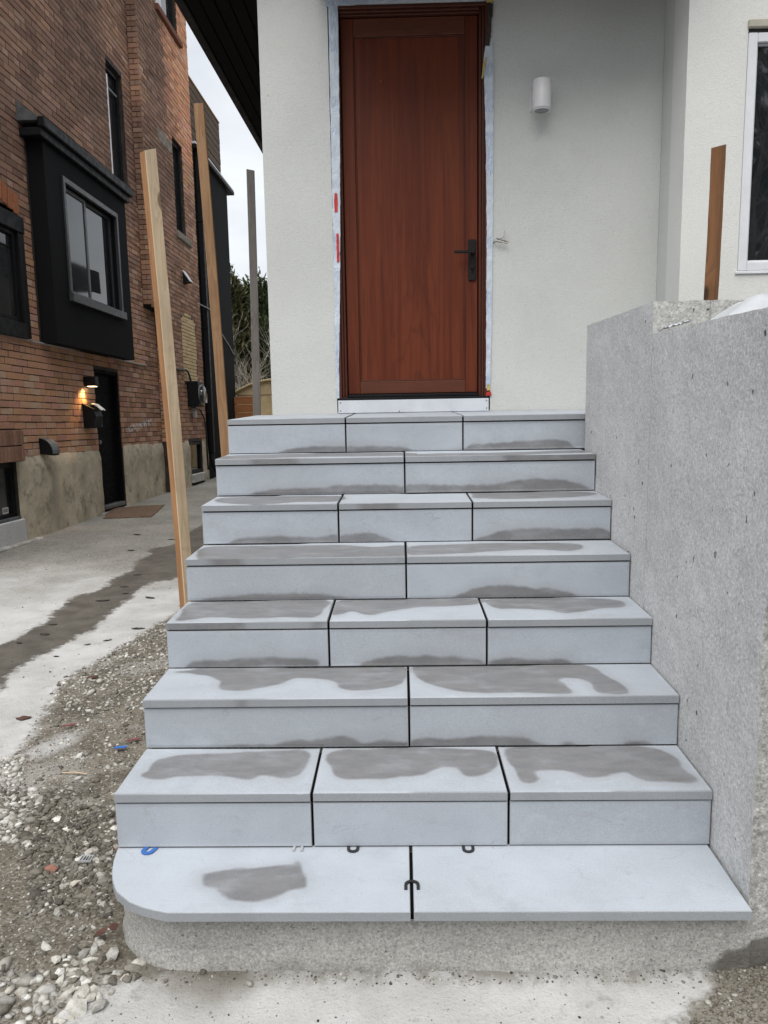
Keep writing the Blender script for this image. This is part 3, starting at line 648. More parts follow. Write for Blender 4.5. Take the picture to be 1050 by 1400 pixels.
for j in range(nz + 1):
    zz = -.05 + (zt + .05) * j / nz
    for i, (x, y) in enumerate(dense):
        q = mnoise.fractal((x * 14, y * 14, zz * 14), 1, 2, 4) * .005 + .006 * mnoise.noise((x * 3.5, y * 3.5, zz * 6)); fl = max(0, .07 - zz) * .22 * (1 if x < .6 else .4)
        nxy = Vector((x + .1, y - 2.6)).normalized() if x < -.6 else Vector((0, -1))
        vs.append((x + nxy[0] * (q + fl), y + nxy[1] * (q + fl), zz))
W = len(dense)
F = [(j * W + i + 1, j * W + i, (j + 1) * W + i, (j + 1) * W + i + 1) for j in range(nz) for i in range(W - 1)]
k0 = len(vs); vs += [(.893, 2.26, zt)]; F.append(tuple([nz * W + i for i in range(W - 1, -1, -1)] + [k0]))
b.v = vs; b.f = F; b.mi = [0] * len(F)
o = b.build('concrete_base', M['footing'], stairs)

# ------------------------------------------------------------------ concrete planter wall on the right
planter = thing('concrete_planter_wall', 'tall grey concrete planter wall along the right side of the steps', 'retaining wall', (1.6, 3.0, 0))
def rough_box(name, x0, x1, y0, y1, z0, z1, mats, amp, step=.025, faces='xyz', front_mi=0, front_amp=None):
    """box of dense faces whose skin is pushed about by noise (cast concrete is never flat)"""
    mb = MB(); nx_, ny_, nz_ = [max(1, int((b_ - a) / step)) for a, b_ in ((x0, x1), (y0, y1), (z0, z1))]
    nx_ = min(nx_, 80); ny_ = min(ny_, 90)
    def off(p, n, a):
        q = mnoise.fractal((p[0] * 9, p[1] * 9, p[2] * 9), 1, 2, 5) * a
        return q
    def cid(i, j, k):
        key = (i, j, k)
        if key not in ids:
            p = Vector((x0 + (x1 - x0) * i / nx_, y0 + (y1 - y0) * j / ny_, z0 + (z1 - z0) * k / nz_)); d = Vector()
            if i in (0, nx_): d.x = (-1 if i == 0 else 1) * off(p, 0, amp)
            if j in (0, ny_): d.y = (-1 if j == 0 else 1) * off(p + Vector((3, 1, 2)), 0, front_amp if (j == 0 and front_amp) else amp)
            if k == nz_: d.z = off(p + Vector((7, 7, 7)), 0, amp * 1.2)
            ids[key] = len(mb.v); mb.v.append(tuple(p + d))
        return ids[key]
    ids = {}
    def q(a, b_, c_, d, m=0): mb.f.append((a, b_, c_, d)); mb.mi.append(m)
    for j in range(ny_):
        for k in range(nz_):
            q(cid(0, j, k), cid(0, j, k + 1), cid(0, j + 1, k + 1), cid(0, j + 1, k)); q(cid(nx_, j, k), cid(nx_, j + 1, k), cid(nx_, j + 1, k + 1), cid(nx_, j, k + 1))
    for i in range(nx_):
        for k in range(nz_):
            q(cid(i, 0, k), cid(i + 1, 0, k), cid(i + 1, 0, k + 1), cid(i, 0, k + 1), front_mi); q(cid(i, ny_, k), cid(i, ny_, k + 1), cid(i + 1, ny_, k + 1), cid(i + 1, ny_, k))
    for i in range(nx_):
        for j in range(ny_): q(cid(i, j, nz_), cid(i + 1, j, nz_), cid(i + 1, j + 1, nz_), cid(i, j + 1, nz_))
    return mb.build(name, mats, planter)
rough_box('side_wall', .895, 1.095, 1.952, 2.930, -.1, 1.775, [M['concrete'], M['agg']], .0028, .022, front_mi=1, front_amp=.010)
rough_box('tall_side_wall', .8955, 1.095, 2.934, 3.955, -.1, 1.888, [M['concrete'], M['aggpale']], .0028, .025, front_mi=1, front_amp=.006)
rough_box('cross_wall', 1.099, 3.2, 2.936, 3.136, -.1, 1.888, [M['concrete'], M['aggpale']], .003, .03, front_mi=1, front_amp=.007)
rough_box('front_wall', 1.099, 3.2, 1.954, 2.154, -.1, 1.773, [M['concrete'], M['agg']], .003, .04, front_mi=1, front_amp=.010)
rough_box('end_wall', 1.099, 3.2, 3.755, 3.954, -.1, 1.886, [M['concrete'], M['aggpale']], .003, .06)
b = MB(); b.box(1.10, 3.2, 2.16, 2.93, 0, 1.52); b.box(1.10, 3.2, 3.14, 3.75, 0, 1.66); b.build('soil', M['soil'], planter)

# ------------------------------------------------------------------ our stucco house
house = thing('stucco_house', 'off-white stucco house with a red-brown front door at the head of the steps', 'house', (.1, 4.81, 1.46))
WY, WX0, WX1, WYW = 4.81, -.788, 1.49, 4.42      # front wall plane, left corner, return, window-wall plane
DX0, DX1, DZ0, DZ1 = -.395, .522, 1.47, 3.735    # rough door opening
SZ = 4.05
b = MB()
b.box(WX0, DX0, WY, WY + .25, -.2, SZ); b.box(DX1, WX1 + .001, WY, WY + .25, -.2, SZ); b.box(DX0, DX1, WY, WY + .25, DZ1, SZ); b.box(DX0, DX1, WY + .001, WY + .25, -.2, DZ0)
b.build('front_wall', M['stucco'], house)
b = MB(); b.box(WX0 + .001, WX0 + .26, WY + .252, 19, -.4, SZ + .3); b.build('side_wall', M['stucco'], house)
WNX0, WNX1, WNZ0, WNZ1 = 1.795, 3.15, 2.19, 3.40
b = MB()
b.box(WX1, WNX0, WYW, WYW + .22, -.2, 5.2); b.box(WNX1, 5.2, WYW, WYW + .22, -.2, 5.2); b.box(WNX0, WNX1, WYW, WYW + .22, -.2, WNZ0); b.box(WNX0, WNX1, WYW, WYW + .22, WNZ1, 5.2)
b.build('window_wall', M['stucco_b'], house)
b = MB(); b.box(WX1 + .002, WX1 + .2, WYW + .222, WY + .25, -.2, 5.2); b.build('return_wall', M['stucco'], house)
b = MB(); b.box(-1.34, WX1 - .002, 4.66, 19.2, SZ + .32, SZ + .46); b.build('roof', M['roof'], house)
b = MB(); b.box(WX0 + .003, 1.48, WY + .7, 19, 1.40, 1.46); b.box(WX0 + .3, 5.1, 6.2, 6.4, 0, 5); b.build('interior', M['soffit'], house)
# soffit boards under the side and front eaves
nb = 6; w_ = (WX0 + 1.34) / nb
for i in range(nb):
    b = MB(); x = -1.34 + i * w_
    b.box(x + .004, x + w_ - .004, WY + .002, 19, SZ + rnd.uniform(0, .002), SZ + .02, .003); b.build('soffit_board', M['soffit'], house)
b = MB(); b.box(-1.335, WX0, WY + .05, 19, SZ + .021, SZ + .30); b.build('eave_core', M['soffit'], house)
CX0, CY0, CZ = -.46, 4.08, 3.806                 # canopy over the door, its edge just above the frame
for i in range(5):
    b = MB(); y = CY0 + .02 + i * .141
    b.box(CX0 + .01, WX1 - .004, y + .004, y + .137, CZ, CZ + .02, .003); b.build('soffit_board', M['soffit'], house)
b = MB(); b.box(CX0, WX1 - .006, CY0 + .02, WY - .001, CZ + .021, 5.1); b.build('canopy', M['stucco'], house)
b = MB(); b.box(-1.40, -1.342, 4.62, 19.2, SZ - .012, SZ + .48, .006); b.build('fascia', M['blackmetal'], house)
b = MB(); b.box(-1.34, CX0 - .004, 4.62, 4.66, SZ - .012, SZ + .48, .006); b.build('fascia', M['blackmetal'], house)

# front door: leaf with sunk panel, moulded frame, black hardware
LY = 4.872
b = MB(); b.box(-.33, .455, LY + .012, LY + .05, 1.575, 3.69)
door = b.build('front_door', M['door'], house)
b = MB(); b.box(-.2495, .3735, LY + .004, LY + .013, 1.660, 3.585); b.build('door_panel', M['door'], door)
for x0, x1 in ((-.328, -.2565), (.3805, .453)):
    b = MB(); b.box(x0, x1, LY - .008, LY + .013, 1.578, 3.688, .003); b.build('stile', M['doorframe'] if False else M['door'], door)
for z0, z1 in ((1.578, 1.652), (3.593, 3.688)):
    b = MB(); b.box(-.2565, .3805, LY - .0085, LY + .013, z0, z1, .003); b.build('rail', M['doorrail'], door)
b = MB()
for (x0, x1, z0, z1) in ((-.256, -.2495, 1.653, 3.592), (.3735, .380, 1.653, 3.592)): b.box(x0, x1, LY - .003, LY + .012, z0, z1, .003)
for (x0, x1, z0, z1) in ((-.256, .380, 1.6525, 1.6595), (-.256, .380, 3.5855, 3.5925)): b.box(x0, x1, LY - .004, LY + .0115, z0, z1, .003)
b.build('panel_moulding', M['doorframe'], door)
def jamb(x0, x1, side):
    b = MB(); w = x1 - x0
    # stepped and beaded section, deeper towards the leaf
    ys = (WY - .004, WY + .014, WY + .03)
    fr = (0, .38, .68, 1.0)
    for q in range(3):
        a, c = (x0 + w * fr[q], x0 + w * fr[q + 1]) if side < 0 else (x1 - w * fr[q + 1], x1 - w * fr[q])
        b.box(a, c, ys[q], WY + .12, 1.548, 3.715, .004)
    return b.build('door_jamb', M['doorframe'], door)
jamb(-.382, -.333, -1); jamb(.458, .507, 1)
b = MB()
for q, (z0, z1) in enumerate(((3.715, 3.733), (3.702, 3.7148), (3.691, 3.7018))): b.box(-.382 if q == 0 else -.333, .507 if q == 0 else .458, (WY - .004, WY + .014, WY + .03)[q], WY + .12, z0, z1, .003)
b.build('door_head', M['doorframe'], door)
b = MB(); b.box(-.388, .512, WY - .012, WY + .13, 1.543, 1.556, .003); b.box(-.33, .455, WY + .02, WY + .13, 1.557, 1.5745, .003); b.build('threshold', M['blackmetal'], door)
b = MB(); b.box(.399, .4425, LY - .020, LY - .008, 2.233, 2.466, .002); b.build('handle_plate', M['blackhandle'], door)
b = MB(); b.lathe((.421, LY - .02, 2.388), (0, -1, 0), ((.0125, 0), (.0125, .042)), 16); b.obox((.312, LY - .072, 2.381), (.122, 0, 0), (0, .015, 0), (0, 0, .016), .004); b.build('lever', M['blackhandle'], door, smooth='auto')
b = MB(); b.lathe((.421, LY - .02, 2.307), (0, -1, 0), ((.0115, 0), (.0115, .006), (.009, .008)), 16); b.box(.4195, .4225, LY - .0295, LY - .027, 2.290, 2.310); b.box(.4165, .4255, LY - .026, LY - .0195, 2.276, 2.300, .003); b.build('lock_cylinder', M['blackmetal'], door, smooth='auto')
b = MB(); b.box(-.3885, .5135, WY - .011, WY - .0005, 1.4655, 1.5415, .0015)
sill = b.build('sill_board', M['whiteboard'], house)
for x, z in ((-.375, 1.528), (-.374, 1.480), (.5, 1.528), (.501, 1.482), (-.022, 1.472)):
    b = MB(); b.lathe((x, WY - .0105, z), (0, -1, 0), ((.004, 0), (.003, .0025)), 8); b.build('screw', M['darktrim'], sill)
# torn flashing tape left round the opening: each strip an irregular film folded over the edge of the stucco
def strip(name, mat, L, Rr, t=.002, y=WY, parent=house, amp=.003, seed=0, step=.02, horiz=False):
    """film between two edge curves L(t), R(t) given as lists of (along, across)"""
    al = np.arange(L[0][0], L[-1][0] + 1e-6, step * (1 if L[-1][0] > L[0][0] else -1))
    lx = np.interp(al, [p[0] for p in L], [p[1] for p in L]); rx = np.interp(al, [p[0] for p in Rr], [p[1] for p in Rr])
    vs = []; m = 4
    for a, l, r in zip(al, lx, rx):
        l += amp * mnoise.noise((a * 17, seed, 0)) + amp * .7 * mnoise.noise((a * 60, seed, 3)); r += amp * mnoise.noise((a * 17, seed, 9)) + amp * .7 * mnoise.noise((a * 60, seed, 6))
        for q in range(m + 1):
            x = l + (r - l) * q / m; d = t + .0022 * (1 + mnoise.noise((x * 40, a * 22, seed)))
            vs.append((x, y - d, a) if not horiz else (a, y - d, x))
    nrow = len(al); k = len(vs); vs += [(p[0], y + .001, p[2]) for p in vs]
    F = []
    W = m + 1
    for j in range(nrow - 1):
        for q in range(m):
            f = (j * W + q, j * W + q + 1, (j + 1) * W + q + 1, (j + 1) * W + q); F.append(f); F.append(tuple(k + i for i in f[::-1]))
        for q in (0, m): F.append((j * W + q, (j + 1) * W + q, k + (j + 1) * W + q, k + j * W + q))
    for j in (0, nrow - 1):
        for q in range(m): F.append((j * W + q, j * W + q + 1, k + j * W + q + 1, k + j * W + q))
    mb = MB(); mb.add(vs, F); o = mb.build(name, mat, parent)
    bm = bmesh.new(); bm.from_mesh(o.data); bmesh.ops.recalc_face_normals(bm, faces=bm.faces); bm.to_mesh(o.data); bm.free(); return o
tl = strip('flashing_tape', M['tape'], [(1.555, -.397), (1.9, -.397), (2.45, -.394), (2.9, -.392), (3.74, -.388)], [(1.555, -.381), (1.75, -.378), (2.1, -.364), (2.5, -.352), (2.95, -.342), (3.3, -.338), (3.74, -.334)], seed=1, t=.0065)
strip('flashing_tape', M['tape'], [(1.60, .497), (1.9, .498), (2.5, .500), (2.95, .495), (3.2, .488), (3.42, .480), (3.5, .490), (3.55, .515)], [(1.60, .522), (2.0, .530), (2.5, .535), (3.0, .537), (3.3, .536), (3.55, .530)], seed=2, t=.0065)
strip('flashing_tape', M['tape'], [(-.40, 3.728), (-.2, 3.735), (.1, 3.742), (.3, 3.742), (.53, 3.735)], [(-.40, 3.798), (.53, 3.798)], seed=3, horiz=True, t=.0075)
for z0, z1, x0, x1 in ((2.625, 2.735, -.381, -.362), (2.345, 2.51, -.376, -.360)):
    strip('red_sealant', M['red'], [(z0, x0), (z1, x0 + .002)], [(z0, x1), (z1, x1 - .001)], t=.0095, amp=.003, seed=z0, step=.008)
strip('red_sealant', M['red'], [(1.556, .500), (1.585, .503)], [(1.556, .530), (1.585, .524)], t=.009, amp=.004, seed=8, step=.006)
strip('yellow_film', M['yellowtape'], [(1.587, .502), (1.625, .503)], [(1.587, .521), (1.625, .520)], t=.009, amp=.002, seed=9, step=.006)
strip('yellow_film', M['yellowtape'], [(3.33, .470), (3.40, .476), (3.44, .490)], [(3.33, .476), (3.40, .494), (3.44, .499)], t=.012, amp=.004, seed=11, step=.006)
strip('yellow_film', M['yellowtape'], [(3.725, .495), (3.80, .490)], [(3.725, .535), (3.80, .537)], t=.012, amp=.003, seed=12, step=.01)
strip('yellow_film', M['yellowtape'], [(3.765, -.395), (3.80, -.395)], [(3.765, -.36), (3.80, -.36)], t=.012, amp=.003, seed=13, step=.006)
strip('gap_filler', M['foam'], [(3.50, .489), (3.60, .503), (3.725, .500)], [(3.50, .513), (3.60, .524), (3.725, .535)], t=.0125, amp=.006, seed=14, step=.012)
strip('gap_filler', M['foam'], [(1.556, -.3845), (2.0, -.374), (2.5, -.3565)], [(1.556, -.372), (2.0, -.3645), (2.5, -.350)], t=.0012, y=WY - .004, amp=.002, seed=15, step=.02) if False else None
strip('gap_filler', M['foam'], [(1.63, .485), (2.6, .487), (3.5, .478)], [(1.63, .4985), (2.6, .5015), (3.5, .489)], t=.0012, y=WY - .004, amp=.002, seed=16, step=.02) if False else None

# window on the right
def frame(mb, x0, x1, z0, z1, y0, y1, w, ch=.004):
    mb.box(x0, x0 + w, y0, y1, z0, z1, ch); mb.box(x1 - w, x1, y0, y1, z0, z1, ch); mb.box(x0 + w + .0005, x1 - w - .0005, y0 + .001, y1, z0, z0 + w, ch); mb.box(x0 + w + .0005, x1 - w - .0005, y0 + .001, y1, z1 - w, z1, ch)
b = MB(); frame(b, WNX0 + .002, WNX1, WNZ0 + .004, 3.375, WYW - .006, WYW + .08, .047)
win = b.build('window', M['pvc'], house)
b = MB(); frame(b, WNX0 + .050, WNX1 - .05, WNZ0 + .052, 3.327, WYW + .012, WYW + .06, .008, .002); b.build('glazing_bead', M['pvc'], win)
b = MB(); b.box(WNX0 + .052, WNX1 - .052, WYW + .03, WYW + .045, WNZ0 + .054, 3.325); b.build('pane', M['glass'], win)
b = MB(); b.box(WNX0 - .012, WNX1, WYW - .010, WYW + .02, WNZ0 - .012, WNZ0 + .003, .002); b.build('sill_flashing', M['pvc'], win)
b = MB(); b.box(WNX0 - .004, WNX1, WYW - .016, WYW + .03, 3.395, 3.438, .006); b.build('drip_cap', M['beigetrim'], win)
b = MB(); b.box(WNX0 + .004, WNX1, WYW + .004, WYW + .05, 3.376, 3.394); b.build('head_gap', M['blackplastic'], win)

# wall lamp and stub of wire
lamp = thing('wall_lamp', 'small white cylinder wall lamp on the stucco right of the door', 'wall lamp', (.793, WY, 3.2))
b = MB(); b.box(.742, .842, WY - .012, WY - .0005, 3.148, 3.258, .003); b.build('back_plate', M['whitemetal'], lamp)
b = MB(); b.box(.772, .814, WY - .04, WY - .0125, 3.165, 3.24, .003); b.build('arm', M['whitemetal'], lamp)
b = MB(); b.lathe((.795, WY - .09, 3.128), (0, 0, 1), ((.046, 0), (.0515, .004), (.0515, .150), (.048, .155), (.02, .156)), 36); b.lathe((.795, WY - .09, 3.1225), (0, 0, 1), ((.0475, 0), (.050, .003), (.050, .0055), (.047, .0057)), 36); b.build('lamp_body', M['whitemetal'], lamp, smooth='auto')
b = MB(); b.lathe((.795, WY - .09, 3.1205), (0, 0, 1), ((.038, 0), (.041, .0018)), 30); b.build('lens', M['lampdark'], lamp, smooth='auto')
b = MB()
b.tube([(.540, WY + .002, 2.44), (.545, WY - .02, 2.442), (.575, WY - .03, 2.436), (.615, WY - .03, 2.424), (.623, WY - .032, 2.43), (.60, WY - .03, 2.445), (.56, WY - .028, 2.45), (.552, WY - .03, 2.455), (.57, WY - .035, 2.452), (.59, WY - .03, 2.457), (.60, WY - .025, 2.475), (.603, WY - .02, 2.498)], .0022, 6)
b.tube([(.540, WY + .002, 2.435), (.55, WY - .025, 2.436), (.60, WY - .028, 2.430), (.612, WY - .024, 2.437), (.58, WY - .022, 2.446)], .0018, 6)
b.build('wire_stub', M['copperwire'], label='loose looped wire ends poking out of the stucco beside the door', cat='wire', base=(.55, WY, 2.44), smooth=True)

# ------------------------------------------------------------------ the neighbour's brick house
BP, BD, BN = Vector((-4.529, 9.235, -.096)), Vector((.016557, .999863, -.037018)), Vector((.999863, -.016557, 0))
BZ = Vector((0, 0, 1))
def B(s, h, o=0.0): return BP + BD * s + BN * o + BZ * h
brick_house = thing('brick_house', 'old brown brick house across the driveway with a black boxed-out window', 'house', B(3, 0, -.5))
JO = .17                                          # the rear part of the wall stands this far proud
S0, SJ, SC, SK, HK = -2.2, 4.80, 7.92, 5.40, 3.45 # SK, HK: below HK the pier starts further back                     # near end, jog, rear corner
HT = 10.9; PH = 1.06                              # wall top, parging top
OPEN = [(-1.6, .50, 2.42, 3.90), (-1.7, -.045, .28, .955), (2.425, 3.40, -.3, 2.20), (3.72, 4.42, 5.15, 6.98), (-1.9, -.02, .955, 1.33)]
OPEN2 = [(6.50, 7.14, 5.08, 6.78), (6.55, 7.52, .36, 1.03), (5.95, 7.25, 8.80, 10.6)]
ARCH = [(6.47, 7.46, 2.22, 3.42), (6.56, 7.37, 3.42, 3.50), (6.70, 7.23, 3.50, 3.58)]
HIDE = [(.80, 3.66, 2.46, 4.86)]                  # behind the boxed-out window: no bricks
def wall_sheet(mb, s0, s1, h0, h1, o, ops, dep=.14):
    ss = sorted({s0, s1, *[min(max(v, s0), s1) for q in ops for v in q[:2]]}); hh = sorted({h0, h1, *[min(max(v, h0), h1) for q in ops for v in q[2:]]})
    for a, c in zip(ss, ss[1:]):
        for e, f in zip(hh, hh[1:]):
            m, k = (a + c) / 2, (e + f) / 2
            if any(q[0] < m < q[1] and q[2] < k < q[3] for q in ops): continue
            mb.add([B(a, e, o), B(c, e, o), B(c, f, o), B(a, f, o)], [(0, 1, 2, 3)])
    for q in ops:
        a, c, e, f = max(q[0], s0), min(q[1], s1), max(q[2], h0), q[3]
        mb.add([B(a, e, o), B(c, e, o), B(c, f, o), B(a, f, o), B(a, e, o - dep), B(c, e, o - dep), B(c, f, o - dep), B(a, f, o - dep)], [(0, 4, 5, 1), (1, 5, 6, 2), (2, 6, 7, 3), (3, 7, 4, 0)])
b = MB()
wall_sheet(b, S0, SJ, HK, HT, -.006, OPEN[:1] + OPEN[3:4]); wall_sheet(b, S0, SK, -.3, HK, -.006, OPEN[:3] + OPEN[4:])
wall_sheet(b, SJ, SC, HK, HT, JO - .006, OPEN2[::2]); wall_sheet(b, SK, SC, -.3, HK, JO - .006, OPEN2[1:2])
b.add([B(SJ + .006, HK + .004, -.006), B(SK, HK + .004, -.006), B(SK, HK + .004, JO - .006), B(SJ + .006, HK + .004, JO - .006)], [(0, 1, 2, 3)])
b.add([B(SK + .006, -.3, -.006), B(SK + .006, HK, -.006), B(SK + .006, HK, JO - .006), B(SK + .006, -.3, JO - .006)], [(0, 1, 2, 3)])
b.add([B(SJ + .006, HK, -.006), B(SJ + .006, HT, -.006), B(SJ + .006, HT, JO - .006), B(SJ + .006, HK, JO - .006)], [(0, 1, 2, 3)])
b.obox(B(S0, -.3, -6), BD * (SC - S0), BN * 5.8, BZ * (HT + .3))
b.add([B(SC, -.3, JO - .006), B(SC, HT, JO - .006), B(SC, HT, -.3), B(SC, -.3, -.3)], [(0, 1, 2, 3)]); b.add([B(S0, -.3, -.006), B(S0, HT, -.006), B(S0, HT, -.3), B(S0, -.3, -.3)], [(3, 2, 1, 0)])
b.add([B(S0, HT, -.006), B(SJ, HT, -.006), B(SJ, HT, -.3), B(S0, HT, -.3)], [(0, 1, 2, 3)])
b.build('mortar_wall', M['mortar'], brick_house)
CH, BL, JT = .0826, .262, .010                    # course height, brick length, joint
bricks = []                                       # (s0, s1, h0, h1, o, face) ; face 'n' looks at the driveway, 's' is the return of the jog
def courses(s0, s1, h0, h1, o, ops, start=0):
    k = 0; h = h0
    while h < h1:
        ht = h + CH - JT
        segs = [(s0, s1)]
        for q in ops:
            if q[3] > h + .012 and q[2] < ht - .012:
                segs = [t for a, c in segs for t in ((a, min(c, q[0])), (max(a, q[1]), c)) if t[1] - t[0] > .02]
        for a, c in segs:
            ph = (k % 2) * (BL + JT) / 2 + (k // 7 % 2) * .04
            s = math.floor((a - ph) / (BL + JT)) * (BL + JT) + ph
            header = (k % 6 == 3)
            step_ = (BL + JT) / 2 if header else BL + JT
            while s < c:
                x0, x1 = max(s, a), min(s + step_ - JT, c)
                if x1 - x0 > .03: bricks.append((x0, x1, h + rnd.uniform(-.002, .002), ht + rnd.uniform(-.002, .002), o + rnd.uniform(-.004, .005)))
                s += step_
        h += CH; k += 1
courses(S0, SK - .002, PH - .05, HK - .05, 0, OPEN + HIDE); courses(S0, SJ - .002, PH - .05 + 29 * CH, 10.4, 0, OPEN + HIDE)
courses(SK, SC, PH - .05, HK - .05, JO, OPEN2 + ARCH); courses(SJ, SC, PH - .05 + 29 * CH, 10.8, JO, OPEN2 + ARCH)
CHS, BLS = CH, BL; CH, BL = .068, .215
for q in ARCH: courses(q[0] + .008, q[1] - .008, q[2] + .01, q[3] - .02, JO, [])
CH, BL = CHS, BLS
def arch_fill(s, h): return any(q[0] < s < q[1] and q[2] < h < q[3] for q in ARCH)
def brick_colour(s, h):
    n1 = mnoise.noise((s * .55, h * .55, 1)); n2 = mnoise.noise((s * 1.3, h * 2.2, 8))
    t = rnd.random()
    if s > SK and arch_fill(s, h): v = rnd.uniform(.85, 1.1); c = (.66 * v, .51 * v, .29 * v)
    else:
        pal = [(.29, .16, .098), (.32, .185, .115), (.275, .145, .10), (.34, .21, .14), (.25, .14, .085), (.32, .195, .15), (.37, .255, .18), (.23, .125, .085), (.30, .17, .095), (.28, .15, .115)]
        c = pal[int(t * len(pal))]
        # coal soot on the upper wall, washed clean in patches and on the rear pier
        soot = min(max((h - 2.4) / 2.4, 0), 1) * (.78 + .35 * n1 + .15 * n2)
        if s > SJ: soot *= min(max(1.15 - (s - 5.6) * .62 + n1 * .5 - (h - 6.5) * .10, .12), 1)
        if s > SJ and h < 6.0: soot = max(soot, .5)
        if s > 3.3 and h < 2.4: soot = .35
        soot = min(max(soot, 0), .92)
        d = (.112, .068, .050)
        c = tuple(a * (1 - soot) + e * soot for a, e in zip(c, d))
        v = rnd.uniform(.8, 1.4) * (1 - .22 * mnoise.noise((s * 2.2, h * .3, 5))); v *= min(1.72 - .5 * soot, .5 / max(c) / v); c = tuple(a * v for a in c)
        if s > 6.2 and h > 6.6: c = (c[0] * 1.35, c[1] * 1.2, c[2] * 1.1)
    return (*c, 1)
def brick_mesh(mb, s0, s1, h0, h1, o, dep=.03, ch=.004, col=None):
    mb.c = col
    v = [B(s0, h0, o - dep), B(s1, h0, o - dep), B(s1, h1, o - dep), B(s0, h1, o - dep), B(s0, h0, o - ch), B(s1, h0, o - ch), B(s1, h1, o - ch), B(s0, h1, o - ch),
         B(s0 + ch, h0 + ch, o), B(s1 - ch, h0 + ch, o), B(s1 - ch, h1 - ch, o), B(s0 + ch, h1 - ch, o)]
    F = [(8, 9, 10, 11)] + [(4 + i, 4 + (i + 1) % 4, 8 + (i + 1) % 4, 8 + i) for i in range(4)] + [(i, (i + 1) % 4, 4 + (i + 1) % 4, 4 + i) for i in range(4)]
    mb.add(v, F)
def seen_area(q):
    c = B((q[0] + q[1]) / 2, (q[2] + q[3]) / 2, q[4]); v = c - CAM; L = v.length
    px = 550 + 1083 * v.x / v.y
    if px < 2 or q[2] < PH - .02 or c.z > 1.58 + 545 / 1083 * v.y: return 0
    return (q[1] - q[0]) * (q[3] - q[2]) * abs(v.normalized().dot(BN)) / L ** 2
order = sorted(range(len(bricks)), key=lambda i: -seen_area(bricks[i]))
single = set(order[:300])
# shared mesh for the near bricks: a unit brick scaled to its place
ub = MB(); L0, H0, ch, dep = BL, CH - JT, .004, .03
v = [(0, -L0 / 2, -H0 / 2), (0, L0 / 2, -H0 / 2), (0, L0 / 2, H0 / 2), (0, -L0 / 2, H0 / 2)]
vv = [(-dep, p[1], p[2]) for p in v] + [(-ch, p[1], p[2]) for p in v] + [(0, p[1] * (1 - 2 * ch / L0), p[2] * (1 - 2 * ch / H0)) for p in v]
ub.add(vv, [(8, 9, 10, 11)] + [(4 + i, 4 + (i + 1) % 4, 8 + (i + 1) % 4, 8 + i) for i in range(4)] + [(i, (i + 1) % 4, 4 + (i + 1) % 4, 4 + i) for i in range(4)])
ume = bpy.data.meshes.new('brick'); ume.from_pydata(ub.v, [], ub.f); ume.materials.append(M['brick1']); ume.update()
rotB = Matrix((BN, BD.normalized(), BN.cross(BD).normalized())).transposed().to_euler()
bulk = MB()
for i, q in enumerate(bricks):
    col_ = brick_colour((q[0] + q[1]) / 2, (q[2] + q[3]) / 2)
    if i in single:
        o = bpy.data.objects.new('brick', ume); COL.objects.link(o); o.parent = brick_house
        o.location = B((q[0] + q[1]) / 2, (q[2] + q[3]) / 2, q[4]) - BASE[brick_house.name]; o.rotation_euler = rotB
        o.scale = (1, (q[1] - q[0]) / L0, (q[3] - q[2]) / H0); o.color = col_
    else: brick_mesh(bulk, *q, col=col_)
# return of the jog: brick ends toothed up the pier
h = PH; k = 0
while h < 10.6:
    SE = SJ if h > HK - .02 else SK
    bulk.c = brick_colour(SE + .05, h)
    a0, a1, c0, c1 = .004, JO - .002, h, h + CH - JT
    if k % 2: segs_ = [(a0, a1)]
    else: segs_ = [(a0, JO * .5 - .004), (JO * .5 + .004, a1)]
    for e, f in segs_:
        bulk.c = brick_colour(SE + .05, h)
        bulk.obox(B(SE - .004 - rnd.uniform(0, .004), c0, e), BN * (f - e), BZ * (c1 - c0), BD * .02, .003)
    h += CH; k += 1
ob = bulk.build('brick_courses', M['brickn'], brick_house, kind='stuff')

# parging: thick trowelled cement at the foot of the wall, broken at door and windows
def parge(s0, s1, h0, h1, o, th=.03):
    n, m = max(2, int((s1 - s0) / .06)), 16; vs = []
    for j in range(m + 1):
        for i in range(n + 1):
            s = s0 + (s1 - s0) * i / n; h = h0 + (h1 - h0) * j / m
            if j == m: h += .022 * mnoise.noise((s * 5, 1, o)) + .012 * mnoise.noise((s * 19, 2, o))
            d = th * (1 if j < m - 1 else .45 if j == m - 1 else .0) + .012 * mnoise.fractal((s * 3, h * 3, 6), 1, 2, 4)
            if i in (0, n): d -= .008
            vs.append(B(s, h, o + max(d, .001) if j < m else o - .01))
    W = n + 1
    F = [(j * W + i, j * W + i + 1, (j + 1) * W + i + 1, (j + 1) * W + i) for j in range(m) for i in range(n)]
    k = len(vs)
    vs += [B(s0, h0 + (h1 - h0) * j / m, o - .06) for j in range(m + 1)] + [B(s1, h0 + (h1 - h0) * j / m, o - .06) for j in range(m + 1)]
    for j in range(m): F.append((k + j, j * W, (j + 1) * W, k + j + 1)); F.append((j * W + n, k + m + 1 + j, k + m + 2 + j, (j + 1) * W + n))
    b = MB(); b.add(vs, F); return b.build('parging', M['parging'], brick_house, smooth='auto')
parge(-.04, 2.42, -.12, 1.03, 0); parge(3.41, SK - .002, -.12, 1.075, 0); parge(SK - .02, 6.54, -.12, 1.07, JO); parge(7.54, SC, -.12, 1.06, JO)
b = MB(); b.obox(B(-1.8, -.15, .001), BD * 1.77, BN * .05, BZ * .43, .008); b.build('window_sill', M['concrete'], brick_house)
b = MB(); b.obox(B(-1.8, -.15, .03), BD * 2.05, BN * .09, BZ * .17, .015); b.build('footing', M['footing'], brick_house)
